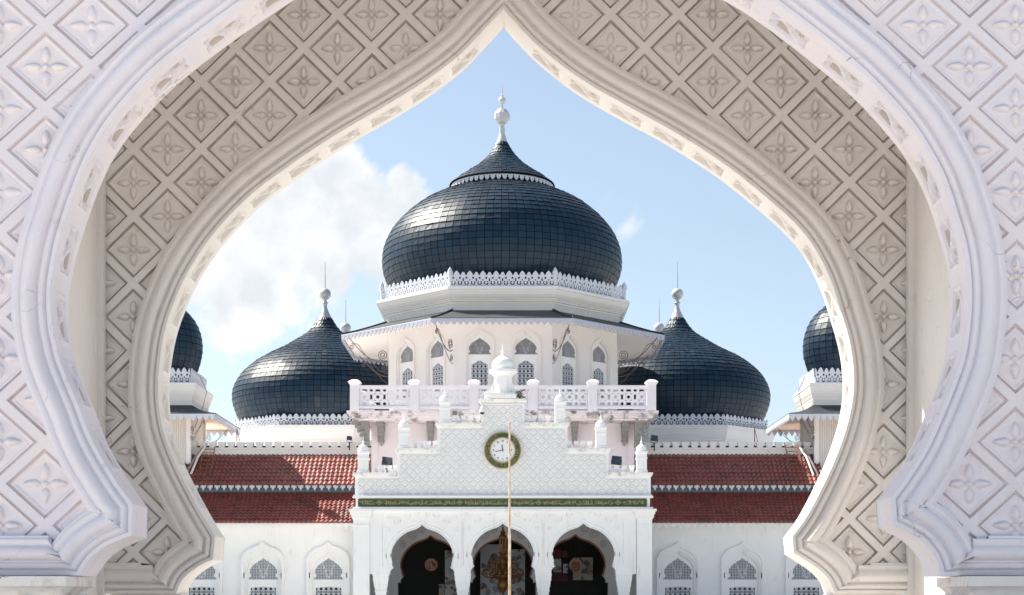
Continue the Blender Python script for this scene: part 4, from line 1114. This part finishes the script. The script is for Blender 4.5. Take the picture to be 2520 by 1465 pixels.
# turrets
def turret(cx, ybase, hsc=1.0, wsc=1.0, kind='small'):
    t = MB(); x = px_(cx); y = DP+.42; zb = pzp(ybase); u = pu
    if kind == 'small':
        # heights in px above the base: shaft 0..50, cap, dome, spike
        t.ngon([(14.5*u, 0), (14.5*u, 6*u), (12.5*u, 7*u), (12.5*u, 33*u), (13.5*u, 34*u), (13.5*u, 38*u), (12.5*u, 39*u), (12.8*u, 46*u), (14.5*u, 48.5*u), (14.5*u, 53*u), (12*u, 53.5*u)], 0, 0, 4)
        t.box(-8*u, 8*u, -12.9*u, -12.45*u, 10*u, 28*u)
        t.lathe([(12.6*u, 53.5*u), (13.2*u, 57*u), (12.8*u, 61*u), (10.5*u, 66*u), (6*u, 69.5*u), (2.6*u, 71.5*u), (2.2*u, 75*u), (3.2*u, 77*u), (1.6*u, 79*u), (.9*u, 85*u), (.3*u, 92*u)], 0, 0, 20)
    return t
m0 = turret(0, 0)
t0 = None
for cx, yb in ((892, 1163), (1580, 1163), (993, 1103), (1479.5, 1103), (1094, 1040), (1378.5, 1040)):
    loc = (px_(cx), DP+.42, pzp(yb))
    if t0 is None: t0 = m0.build('turret', M_white, porch, smooth=30, loc=loc)
    else: copy_part(t0, porch, loc)
ct = MB(); u = pu
ct.ngon([(33*u, 0), (33*u, 9*u), (30*u, 9*u), (30*u, 13*u)], 0, 0, 4)
ct.ngon([(25*u, 13*u), (25*u, 17*u), (22.5*u, 18*u), (22.5*u, 57*u), (24*u, 58*u), (26*u, 61*u), (32*u, 65*u), (34*u, 66*u), (34*u, 72*u), (27*u, 72.5*u)], 0, 0, 8)
ct.lathe([(25*u, 72.5*u), (27*u, 78*u), (27.5*u, 84*u), (25.5*u, 92*u), (20*u, 99*u), (13*u, 104*u), (7*u, 107.5*u), (4*u, 111*u), (4.5*u, 115*u), (5.5*u, 117*u), (3*u, 119*u), (1.8*u, 124*u), (.5*u, 138*u)], 0, 0, 28)
for sg in (-1, 1):
    ct.prism([(sg*24*u, 13*u), (sg*46*u, 0), (sg*46*u, 9*u), (sg*40*u, 12*u), (sg*37*u, 20*u), (sg*30*u, 24*u), (sg*27*u, 36*u), (sg*23*u, 40*u)][::sg], -.2, .2)
    ct.tube([(sg*(40*u+5*u*math.cos(a)), -.21, 12*u+5*u*math.sin(a)) for a in np.linspace(0, 5, 12)], .03, 5)
    ct.box(-13*u if sg < 0 else 11.5*u, -11.5*u if sg < 0 else 13*u, -23.3*u, -22.4*u, 20*u, 50*u)
ct.box(-13*u, 13*u, -23.3*u, -22.4*u, 50.1*u, 52*u)
ct.build('central_turret', M_white, porch, smooth=30, loc=(px_(1237.5), DP+.42, pzp(981)))
# cup merlons on the steps
cm_ = MB(); cm_.ngon([(3.8*u, 0), (3.8*u, 3*u), (4.4*u, 10*u), (6*u, 16*u), (6*u, 19.5*u), (3.5*u, 18*u)], 0, 0, 4)
mm0 = None
for x0, x1, y_ in ((925, 975, 1163), (1500, 1560, 1163), (1022, 1072, 1103), (1402, 1455, 1103), (1122, 1178, 1040), (1298, 1352, 1040)):
    for k in range(4):
        loc = (px_(x0+(k)*(x1-x0)/3.15), DP+.45, pzp(y_)-.01)
        if mm0 is None: mm0 = cm_.build('merlon', M_white, porch, smooth=0, loc=loc)
        else: copy_part(mm0, porch, loc)
# porch flat roof, side walls and inner wall
pr = MB(); pr.box(px_(873), px_(1602), DP+.76, 97.9, pzp(1250), pzp(1244)); pr.box(px_(876), px_(888), DP+.76, 97.0, 0, pzp(1250)-.002); pr.box(px_(1587), px_(1599), DP+.76, 97.0, 0, pzp(1250)-.002); pr.build('porch_ceiling', M_white, porch, smooth=0)
DI = 95.3
def xi(x): return X(x, DI)
def zi(y): return Z(y, DI)
iw = MB(); inner = [(1059.7, 1319), (1237.5, 1319), (1415.7, 1317)]
notch_wall(inner, 1434, 880, 1600, 1250, lambda p: (xi(p[0]), zi(p[1])), DI, DI+.6, iw, .944)
edges = [880]+[c_+sg*79.4*.944 for c_, _ in inner for sg in (-1, 1)]+[1600]
for a, b in ((0, 1), (2, 3), (4, 5), (6, 7)):
    iw.box(xi(edges[a]+(6 if a else 0)), xi(edges[b]-(6 if b < 7 else 0)), DI+.01, DI+.59, 0, zi(1434)-.001)
iwo = iw.build('inner_wall', M_inner, mosque, smooth=0)
t_ = MB()
for cx, ap in inner:
    hs = horseshoe(cx, ap, .944)[::-1]
    t_.tube([(xi(a), DI-.02, zi(b)) for a, b in hs[3:-3]], .055, 6)
    for sg in (-1, 1):
        for (ox, oy, r, tn, a0) in ((42, -2, 13, 1.8, 0), (20, -14, 11, 1.7, 2), (64, 22, 9, 1.5, 1)):
            pass
t_.build('arch_trim', M_trim, iwo, smooth=40)
t_ = MB()
for cx, ap in inner:
    for sg in (-1, 1):
        for (ox, oy, r, tn, a0) in ((46, -2, 13, 1.8, 0), (24, -16, 11, 1.7, 2), (70, 22, 9, 1.5, 1)):
            P2 = [(xi(cx+sg*(ox+r*(1-.75*t)*math.cos(a0+2*PI*tn*t))), DI-.012, zi(ap+oy-r*(1-.75*t)*math.sin(a0+2*PI*tn*t))) for t in np.linspace(0, 1, 24)]
            t_.tube(P2, .016, 4)
t_.build('arabesque', M_grey, iwo, smooth=40)
# interior beyond the doors
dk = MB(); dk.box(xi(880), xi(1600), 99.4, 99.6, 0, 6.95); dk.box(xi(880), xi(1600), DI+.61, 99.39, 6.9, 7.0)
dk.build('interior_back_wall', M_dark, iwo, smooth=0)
def screen(x0, x1, y0, y1, D, m, seed, nm='glazed_screen', sc=18):
    b = MB(); b.box(X(x0, D), X(x1, D), D, D+.03, Z(y1, D), Z(y0, D)); o = b.build(nm, m, iwo, smooth=0)
    r_ = random.Random(seed); t = MB(); n = max(3, int((x1-x0)*(y1-y0)/(sc*sc*.55)))
    for _ in range(min(n, 40)):
        cx, cy = r_.uniform(x0, x1), r_.uniform(y0, y1); rr = min(r_.uniform(4, 9), cx-x0, x1-cx, cy-y0, y1-cy)
        if rr < 2: continue
        a0 = r_.uniform(0, 6); sg = r_.choice((-1, 1))
        t.tube([(X(cx+rr*(1-.85*q_)*math.cos(a0+sg*2*PI*2*q_), D), D-.03, Z(cy+rr*(1-.85*q_)*math.sin(a0+sg*2*PI*2*q_), D)) for q_ in np.linspace(0, 1, 26)], .018, 4)
        if rr > 5:
            t.tube([(X(cx+rr*math.cos(a0), D), D-.03, Z(cy+rr*math.sin(a0), D)), (X(min(max(cx+sg*12, x0), x1), D), D-.03, Z(min(max(cy+10, y0), y1), D))], .015, 4)
    t.build('scroll_ironwork', M_iron, o, smooth=0)
    return o
screen(1182, 1236, 1340, 1500, 97.5, M_pane, 1); screen(1238.5, 1292, 1352, 1500, 97.6, M_pane, 2)
screen(1095, 1130, 1355, 1500, 97.4, M_pane, 3); screen(1080, 1094, 1438, 1500, 97.4, M_paneb, 4)
screen(1362, 1381, 1376, 1408, 97.4, M_pane, 5); screen(1386, 1398, 1388, 1410, 97.5, M_pane, 6); screen(1410, 1459, 1372, 1428, 97.4, M_paneb, 7)
for x0, x1, y0, y1 in ((1361, 1380, 1352, 1375), (1358, 1398, 1409, 1414), (1355, 1398, 1424, 1430), (1384, 1396, 1356, 1372), (1359, 1398, 1417, 1421)):
    b = MB(); b.box(X(x0, 97.6), X(x1, 97.6), 97.6, 97.65, Z(y1, 97.6), Z(y0, 97.6)); b.build('curtain', M_red, iwo, smooth=0)

# ---- balcony block --------------------------------------------------------
DB = 96.0; bu_ = DB/FPX
def xb(x): return X(x, DB)
def zb_(y): return Z(y, DB)
b = MB(); b.box(X(915.8, 98), X(1559, 98), 98.0, 113, 7.05, Z(1031, 98)); 
b.box(X(915.8, 98)-.04, X(930, 98), 97.9, 98.0, 7.05, Z(1040, 98)); b.box(X(1545, 98), X(1559, 98)+.04, 97.9, 98.0, 7.05, Z(1040, 98))
blk = b.build('balcony_block', M_pink, mosque, smooth=0)
b = MB()
for y0, y1, o in ((1013, 1020, 0), (1020.1, 1024, -.16), (1024.1, 1030, -.32), (1030.1, 1034, -.6)):
    b.box(xb(855)-o, xb(1619)+o, DB-.5-o, 112, zb_(y1), zb_(y0))
b.build('balcony_slab', M_slabw, blk, smooth=0)
yf = DB-.35; zr0, zr1 = zb_(1005), zb_(951)
posts = [874.5, 1020, 1167, 1311.5, 1458, 1601.5]
p = MB(); u = bu_
p.box(-11*u, 11*u, -.25, .25, -4*u, 59*u); p.ngon([(11*u, 59*u), (12.5*u, 61*u), (15.5*u, 64*u), (15.5*u, 66*u), (8*u, 71*u), (6*u, 72*u), (1*u, 72.5*u)], 0, 0, 4)
p.box(-7.5*u, -6.3*u, -.27, -.251, 6*u, 48*u); p.box(6.3*u, 7.5*u, -.27, -.251, 6*u, 48*u); p.box(-6.2*u, 6.2*u, -.27, -.251, 46.8*u, 48*u)
p0 = None
for x_ in posts:
    loc = (xb(x_), yf, zb_(1009))
    if p0 is None: p0 = p.build('post', M_rail, blk, smooth=0, loc=loc)
    else: copy_part(p0, blk, loc)
for sx_ in (posts[0], posts[-1]):
    copy_part(p0, blk, (xb(sx_), yf+5.2, zb_(1009))); copy_part(p0, blk, (xb(sx_), yf+10.4, zb_(1009)))
# star fretwork panels
def fret(nst=4, nx=40, nz=66):
    """one unit: star column then bow-tie column"""
    u_, v_ = grid(nx, nz); x = u_*34; y = v_*48-24      # px
    m = np.ones_like(x, bool)
    def star(cx, cy, r):
        dx, dy = np.abs(x-cx), np.abs(y-cy); sq = np.maximum(dx, dy) < r*.76; di = (dx+dy) < r*1.08; return sq | di
    m &= ~star(11.5, 0, 4.7)
    for sy in (-1, 1):
        cy = sy*17.5; dx, dy = np.abs(x-11.5), np.abs(y-cy)
        m &= ~((dy < 3.9) & (dx < 8-(3.9-dy)*.6))
        m &= ~star(28.5, cy, 4.5)
    dx, dy = np.abs(x-28.5), np.abs(y); m &= ~((dx < 3.2) & (dy < 8-(3.2-dx)*.9)) 
    gr = (np.maximum(np.abs(x-11.5), np.abs(y)) > 8.2) & (np.maximum(np.abs(x-11.5), np.abs(y)) < 9.1) & (np.minimum(np.abs(x-11.5), np.abs(y)) > 4)
    m &= ~gr
    return m
fu = fret()
for a, bb_ in zip(posts[:-1], posts[1:]):
    x0, x1 = xb(a+11), xb(bb_-11)
    mk = np.tile(fu, (1, 4))[:, :int(40*3.68)]
    J = perf(mk, (x1-x0)-.1, 46*u, .08, x0+.05, zb_(1003)+1*u, yf-.04)
    o = npbuild('railing', J, [M_rail], blk)
    r = MB(); r.box(x0, x1, yf-.12, yf+.12, zb_(957), zb_(951)); r.box(x0, x1, yf-.08, yf+.08, zb_(960), zb_(957.05)); r.box(x0, x1, yf-.12, yf+.12, zb_(1008), zb_(1002)); r.build('handrail', M_rail, o, smooth=0)
for sx_ in (posts[0], posts[-1]):
    for k in range(2):
        mk = np.tile(fu, (1, 5))
        J = place(perf(mk, 4.6, 46*u, .08), xb(sx_)+.04, yf+.3+5.2*k, PI/2); J[0][:, 2] += zb_(1003)+1*u
        o = npbuild('railing', J, [M_rail], blk)
        r = MB(); r.box(xb(sx_)-.12, xb(sx_)+.12, yf+.26+5.2*k, yf+4.94+5.2*k, zb_(957), zb_(951)); r.box(xb(sx_)-.12, xb(sx_)+.12, yf+.26+5.2*k, yf+4.94+5.2*k, zb_(1008), zb_(1002)); r.build('handrail', M_rail, o, smooth=0)
# corbels
def corbel(x_, ytop, ybot, D, par):
    c = MB(); uu = D/FPX; w2 = 9*uu; n = 5; H = (ybot-ytop)*uu; x = 0
    for k in range(n):
        t0_, t1_ = k/n, (k+1)/n; dep = 1.2*(1-t0_)**.8+.12; ww = w2*(1-.35*t0_)
        c.box(-ww, ww, -dep, 0, H*(1-t1_)+.10*H/n+.05, H*(1-t0_)); c.box(-ww*.8, ww*.8, -dep*.86, 0, H*(1-t1_)+.05-.08, H*(1-t1_)+.10*H/n+.049)
    c.box(-ww*1.15, ww*1.15, -.25, 0, -.02, .049)
    c.add([(-ww, -.24, -.02), (ww, -.24, -.02), (0, -.02, -.30), (-ww, 0, -.02), (ww, 0, -.02)], [(0, 1, 2), (0, 2, 3), (1, 4, 2)])
    return c.build('corbel', M_grey, par, smooth=0, loc=(X(x_, D), D, Z(ybot, D)))
for x_ in (939.5, 1060, 1180, 1294, 1413.5, 1536): corbel(x_, 1037, 1088, 97.99, blk)
for sg, x_ in ((-1, 903), (1, 1571)):       # carved corner brackets
    c = MB(); D = 97.0; uu = D/FPX
    sgx = sg
    prof = [(0, 0), (38, 0), (38, -8), (30, -14), (28, -22), (20, -28), (19, -38), (11, -46), (8, -56), (0, -64)]
    P = [(sgx*(a)*uu, b_*uu) for a, b_ in prof]
    if sgx > 0: P = P[::-1]
    c.prism(P, -.25, .25)
    for (a, b_, r) in ((24, -10, 6), (16, -24, 6), (10, -38, 5), (7, -50, 4)):
        c.tube([(sgx*a*uu+r*uu*(1-.7*t)*math.cos(7*t), -.27, b_*uu+r*uu*(1-.7*t)*math.sin(7*t)) for t in np.linspace(0, 1, 16)], .045, 5)
    for k in range(5): c.ball((sgx*(31-6*k)*uu, -.1, (-14-11*k)*uu), .14, 8)
    c.build('corner_bracket', M_grey, blk, smooth=30, loc=(X(x_ + (6 if sg < 0 else -10), D), D, Z(1036, D)))

# =================================================================== THINGS
# clock
ck = tag(empty('wall_clock', (px_(1237), DP+.0, pzp(1108.6))), 'round white clock with green and gold ring on the carved porch gable', 'clock')
u = pu
def disc(mb, r, y0, y1, n=64): 
    vs = [(r*math.cos(2*PI*i/n), y0, r*math.sin(2*PI*i/n)) for i in range(n)]+[(r*math.cos(2*PI*i/n), y1, r*math.sin(2*PI*i/n)) for i in range(n)]
    fs = [tuple(range(n)), tuple(range(2*n-1, n-1, -1))]+[(i, i+n, (i+1) % n+n, (i+1) % n) for i in range(n)]; mb.add(vs, [tuple(reversed(f)) if k >= 2 else f for k, f in enumerate(fs)])
def annulus(mb, r0, r1, y0, y1, n=64):
    for i in range(n):
        a, b_ = 2*PI*i/n, 2*PI*(i+1)/n; P = [(r0, a), (r1, a), (r1, b_), (r0, b_)]
        V = [(r*math.cos(t), y0, r*math.sin(t)) for r, t in P]+[(r*math.cos(t), y1, r*math.sin(t)) for r, t in P]
        mb.add(V, [(0, 1, 2, 3), (1, 5, 6, 2), (0, 3, 7, 4)])
m_ = MB(); annulus(m_, 31*u, 43.5*u, -.06, .10); m_.build('clock_ring', M_green, ck, smooth=0)
m_ = MB(); annulus(m_, 43.5*u, 45.3*u, -.09, .10); annulus(m_, 30*u, 32*u, -.09, .0); annulus(m_, 32.6*u, 33.2*u, -.067, -.059); annulus(m_, 41.8*u, 42.4*u, -.067, -.059); m_.build('gilt_rim', M_gold, ck, smooth=0)
m_ = MB()
for (a0, a1) in ((20, 72), (108, 160), (200, 252), (258, 340), (-12, 12), (168, 192)):
    r_ = random.Random(a0)
    for k in range(int((a1-a0)*.9)):
        t = R(a0+r_.uniform(0, a1-a0)); r = u*r_.uniform(34.4, 40.6); t2 = t+r_.uniform(-.06, .06); r2_ = min(max(r+u*r_.uniform(-3, 3), 34*u), 41*u)
        m_.tube([(r*math.cos(t), -.068, r*math.sin(t)), ((r+r2_)/2*math.cos((t+t2)/2+.02), -.068, (r+r2_)/2*math.sin((t+t2)/2+.02)), (r2_*math.cos(t2), -.068, r2_*math.sin(t2))], .013, 4)
m_.build('gilt_lettering', M_gold, ck, smooth=0)
m_ = MB(); disc(m_, 30.5*u, -.03, .05); m_.build('dial', M_dial, ck, smooth=0)
def glyph(mb, strokes, cx, cz, s, y=-.036, th=.016, rot=0):
    for st in strokes:
        mb.tube([(cx+(a*math.cos(rot)-b_*math.sin(rot))*s, y, cz+(a*math.sin(rot)+b_*math.cos(rot))*s) for a, b_ in st], th, 4)
m_ = MB()
AR = {1: [[(0, .5), (0, -.5)]], 2: [[(-.2, -.5), (-.2, .5), (.05, .3), (.25, .5)]], 3: [[(-.25, -.5), (-.25, .5), (-.1, .3), (.05, .5), (.2, .3), (.3, .5)]],
      4: [[(.2, .5), (-.1, .3), (.2, .1), (-.2, -.15), (.2, -.5)]], 5: [[(0, .4), (-.25, -.1), (-.2, -.4), (.2, -.4), (.25, -.1), (0, .4)]],
      6: [[(-.25, .4), (.2, .45), (.1, -.5)]], 7: [[(-.3, .5), (0, -.5), (.3, .5)]], 8: [[(-.3, -.5), (0, .5), (.3, -.5)]], 9: [[(.15, -.5), (.15, .4), (-.1, .5), (-.2, .2), (.15, .15)]],
      0: [[(-.04, 0), (.04, 0), (0, .06)]]}
for h in range(1, 13):
    a = PI/2-2*PI*h/12; cx_, cz_ = 22.5*u*math.cos(a), 22.5*u*math.sin(a); s_ = 4.6*u*1.15
    if h < 10: glyph(m_, AR[h], cx_, cz_, s_)
    else:
        glyph(m_, AR[1], cx_-1.4*u, cz_, s_); glyph(m_, AR[h-10], cx_+1.8*u, cz_, s_*.9)
for k in range(60):
    a = 2*PI*k/60; m_.tube([(27.6*u*math.cos(a), -.036, 27.6*u*math.sin(a)), (28.6*u*math.cos(a), -.036, 28.6*u*math.sin(a))], .012, 4)
m_.build('numerals', M_ink, ck, smooth=0)
m_ = MB()
for a_, L_, w_ in ((97, 15, .05), (190.5, 19.5, .035)):
    a = R(a_); d_ = (math.cos(a), math.sin(a)); n_ = (-d_[1], d_[0]); y_ = -.055 if a_ < 100 else -.07
    pts = [(-3, .6), (-3, -.6), (L_*.75, -1.0), (L_*.8, -1.4), (L_, 0), (L_*.8, 1.4), (L_*.75, 1.0)]
    m_.prism([((p_*d_[0]+q_*w_*20*n_[0])*u, (p_*d_[1]+q_*w_*20*n_[1])*u) for p_, q_ in pts], y_, y_+.012)
disc(m_, 1.6*u, -.085, -.05, 16)
m_.build('hands', M_grey if False else M_ink, ck, smooth=0)

# flagpole
xp, yp = X(1254, 70), 70
fp = tag(empty('flagpole', (xp, yp, 0)), 'tall thin white flagpole with rust stains standing before the porch', 'flagpole')
zt = Z(1041, 70)
m_ = MB(); m_.lathe([(.062, .3), (.060, Z(1320, 70)-.05), (.075, Z(1320, 70)), (.046, Z(1318, 70)+.1), (.036, zt), (.05, zt+.01), (.02, zt+.05)], 0, 0, 12); m_.build('pole', M_pole, fp, smooth=40)
m_ = MB(); m_.lathe([(.45, 0), (.45, .15), (.3, .18), (.3, .3), (.1, .32)], 0, 0, 20); m_.build('base', M_white, fp, smooth=0)

# CCTV
cc = tag(empty('security_camera', (px_(1186.8), DP+.0, pzp(1012))), 'white dome security camera with black lens on the upper gable step', 'camera')
m_ = MB(); m_.box(-.05, .05, -.05, .14, .2, .32); m_.lathe([(.02, .24), (.10, .20), (.14, .05), (.16, 0), (.16, -.06), (.12, -.08)][::-1], 0, -.1, 14); m_.build('housing', M_white, cc)
m_ = MB(); m_.ball((0, -.1, -.09), .125, 12); m_.build('lens_dome', M_black, cc)

def floodlight(px, py, D, lab, tilt=0, sc=1.0, rz=0.0, mount=.35):
    o = tag(empty('floodlight', (X(px, D), D, Z(py, D))), lab, 'floodlight', 'floodlights mounted on the building')
    m_ = MB(); w_, h_ = .29*sc, .25*sc
    m_.box(-w_, w_, -.12, .02, -h_, h_); m_.box(-w_*.8, w_*.8, .021, .14, -h_*.7, h_*.7)
    for k in range(5): m_.box(-w_*.75+k*w_*.35, -w_*.75+k*w_*.35+.02, .141, .2, -h_*.6, h_*.6)
    b_ = m_.build('lamp_body', M_black, o); b_.rotation_euler = (R(tilt), R(6), rz)
    m_ = MB(); m_.box(-w_*.88, w_*.88, -.135, -.121, -h_*.86, h_*.86); g_ = m_.build('lamp_glass', M_glass, b_)
    m_ = MB(); m_.box(-w_-.03, -w_-.005, -.05, .0, -h_-.1, .04); m_.box(w_+.005, w_+.03, -.05, .0, -h_-.1, .04); m_.box(-w_-.03, w_+.03, -.05, 0, -h_-.14, -h_-.101)
    m_.box(-.04, .04, -.05, .0, -h_-.14-mount, -h_-.141); m_.build('mount', M_black, o)
floodlight(952.6, 1137, 91.2, 'square black floodlight tilted up on the lower left step of the gable', -25, 1.0, .25)
floodlight(1517, 1134, 91.2, 'square black floodlight facing forward on the lower right step of the gable', -8, .98)
floodlight(1610, 1079, 101.0, 'small black floodlight on the parapet right of the balcony', -5, .7, .1, .5)
floodlight(860, 1079, 101.0, 'small floodlight on the parapet left of the balcony', -5, .5, -.1, .5)

# ladders
def ladder(x0, y0, z0, x1, y1, z1, w_, n, lab):
    o = tag(empty('ladder', (x0, y0, z0)), lab, 'ladder', 'rusty ladders on the red roofs')
    dx, dy, dz = x1-x0, y1-y0, z1-z0
    for s_ in (-1, 1):
        m_ = MB(); m_.tube([(s_*w_/2, 0, 0), (s_*w_/2+dx, dy, dz)], .035, 5); m_.build('rail', M_rust, o)
    m_ = MB()
    for k in range(n):
        t = (k+.5)/n; m_.tube([(-w_/2+dx*t, dy*t, dz*t), (w_/2+dx*t, dy*t, dz*t)], .025, 4)
    m_.build('rung', M_rust, o)
ladder(X(1966, 99.2), 99.0, Z(1187, 99.0), X(1947, 101.3), 101.25, Z(1097, 101.3), .78, 9, 'rusty ladder leaning up the right tiled roof to the parapet')
ladder(X(503, 99.2), 99.0, Z(1187, 99.0), X(515, 101.3), 101.25, Z(1101, 101.3), .72, 9, 'rusty ladder leaning up the left tiled roof beside the corner tower')
# iron tripod + rail on the parapet
for px, lab in ((1857, 'thin rusty iron mast on the right roof parapet'), (583, 'thin rusty iron mast on the left roof parapet')):
    o = tag(empty('iron_mast', (X(px, 101.7), 101.7, Z(1102, 101.7))), lab, 'mast')
    m_ = MB(); hh = 1.25
    m_.tube([(0, 0, 0), (0, 0, hh)], .03, 5); m_.tube([(.28, 0, 0), (0, 0, hh)], .02, 4); m_.build('mast_pole', M_rust, o)
    m_ = MB(); m_.tube([(.3, 0, .25), (1.1, 0, .25)], .02, 4); m_.tube([(1.1, 0, 0), (1.1, 0, .35)], .02, 4); m_.build('hand_rail', M_rust, o)
# drain pipes by the towers
for sg, px in ((1, 1993), (-1, 478)):
    o = tag(empty('drain_pipe', (X(px, 99.3), 99.3, Z(1195, 99.3))), 'old crooked drain pipes beside the %s corner tower' % ('right' if sg > 0 else 'left'), 'pipe')
    for k, (dx, m__) in enumerate(((0, M_white), (.28, M_grey))):
        m_ = MB(); m_.tube([(sg*(dx+.45), -.3, 0), (sg*(dx+.15), .1, .9), (sg*(dx*.6), 1.2, 1.9), (sg*(dx*.3-.3), 1.9, 2.6)], .07, 6); m_.build('pipe', m__, o, smooth=50)
# plant on the gable
o = tag(empty('wild_plant', (px_(1279), DP+.05, pzp(981))), 'small green plant sprouting beside the central turret', 'plant')
m_ = MB()
for k in range(70):
    a = random.uniform(0, 2*PI); r = random.uniform(0, .32); z_ = random.uniform(.02, .55)*(1-r*.8); c_ = Vector((r*math.cos(a), r*math.sin(a)*.5, z_)); s_ = .06
    d_ = Vector((random.gauss(0, 1), random.gauss(0, 1), random.gauss(0, 1))).normalized()*s_; e_ = d_.cross(Vector((random.random(), 1, random.random()))).normalized()*s_*.5
    m_.add([c_-d_, c_+e_, c_+d_, c_-e_], [(0, 1, 2, 3)])
m_.build('foliage', M_leaf, o, smooth=0)
m_ = MB()
for k in range(5): m_.tube([(0, 0, 0), (random.uniform(-.2, .2), random.uniform(-.08, .08), random.uniform(.25, .45))], .012, 4)
m_.build('stem', M_iron, o, smooth=0)

# chandelier
DCH = 92.5
ch = tag(empty('chandelier', (X(1237.5, DCH), DCH, Z(1300, DCH))), 'large tiered brass chandelier hanging in the middle porch arch', 'chandelier')
cu = DCH/FPX
m_ = MB(); m_.lathe([(r*cu, z*cu) for r, z in ((1, 22), (1, 3), (3, 1), (3, -1), (1.5, -3), (6, -9), (7, -13), (4, -14), (9, -18), (10, -22), (9, -24))][::-1], 0, 0, 10)
for k in range(8):
    a = 2*PI*k/8; m_.box(8*cu*math.cos(a)-.03, 8*cu*math.cos(a)+.03, 8*cu*math.sin(a)-.03, 8*cu*math.sin(a)+.03, -60*cu, -24*cu)
m_.lathe([(r*cu, z*cu) for r, z in ((2, -24), (2.5, -58), (10, -58), (11, -62), (7, -66), (12, -74), (16, -80), (14, -90), (9, -98), (16, -108), (26, -116), (24, -122), (10, -128), (14, -138), (10, -150), (3, -160), (1, -168))][::-1], 0, 0, 14)
m_.build('stem', M_brass, ch, smooth=40)
for rad, zz_, n_ in ((24, -86, 12), (38, -100, 16), (50, -112, 22)):
    m_ = MB()
    for k in range(n_):
        a = 2*PI*k/n_; c_, s_ = math.cos(a), math.sin(a)
        m_.tube([(r*cu*c_, r*cu*s_, z*cu) for r, z in ((8, zz_-4), (rad*.5, zz_-12), (rad*.85, zz_-9), (rad, zz_-2))], .03, 5)
        m_.lathe([(.03, (zz_-3)*cu), (.09, (zz_)*cu), (.09, (zz_+1.5)*cu), (.035, (zz_+2)*cu), (.035, (zz_+8)*cu), (.01, (zz_+10)*cu)], rad*cu*c_, rad*cu*s_, 6)
    m_.build('arm', M_brass, ch, smooth=40)
# roundels
def roundel(px, py, r, D, lab, m_gold):
    o = tag(empty('roundel', (X(px, D), D, Z(py, D))), lab, 'roundel'); uu = D/FPX
    m_ = MB(); disc(m_, r*uu, 0, .05, 32); m_.build('disc', M_trim, o, smooth=0)
    m_ = MB(); r_ = random.Random(int(px))
    annulus(m_, (r-1.2)*uu, r*uu, -.03, 0, 32)
    if m_gold:
        for st in ([(-9, 4), (-8, -6), (-3, -8), (-1, 6)], [(2, 8), (2, -7), (7, -6), (8, 8)], [(-10, -10), (0, -13), (10, -9)], [(-5, 10), (-5, 2), (-2, 2)], [(4, 1), (6, 3), (9, -2)]):
            m_.tube([(a*uu, -.03, b_*uu) for a, b_ in st], .035, 5)
    else:
        for k in range(18):
            a, rr = r_.uniform(0, 6.28), r_.uniform(2, r-3); 
            m_.tube([(rr*uu*math.cos(a), -.02, rr*uu*math.sin(a)), (rr*uu*math.cos(a+.4), -.02, rr*uu*math.sin(a+.3)), ((rr-2)*uu*math.cos(a+.5), -.02, (rr-2)*uu*math.sin(a+.6))], .022, 4)
    m_.build('gilt_lettering', M_brass, o, smooth=0)
    m_ = MB(); m_.tube([(0, .02, r*uu), (0, .02, r*uu+1.2)], .015, 4); m_.build('cord', M_black, o)
roundel(1061, 1390, 16, 95.95, 'round brown medallion hanging in the left porch arch', False)
roundel(1417, 1391, 17, 95.95, 'round medallion with gold calligraphy hanging in the right porch arch', True)
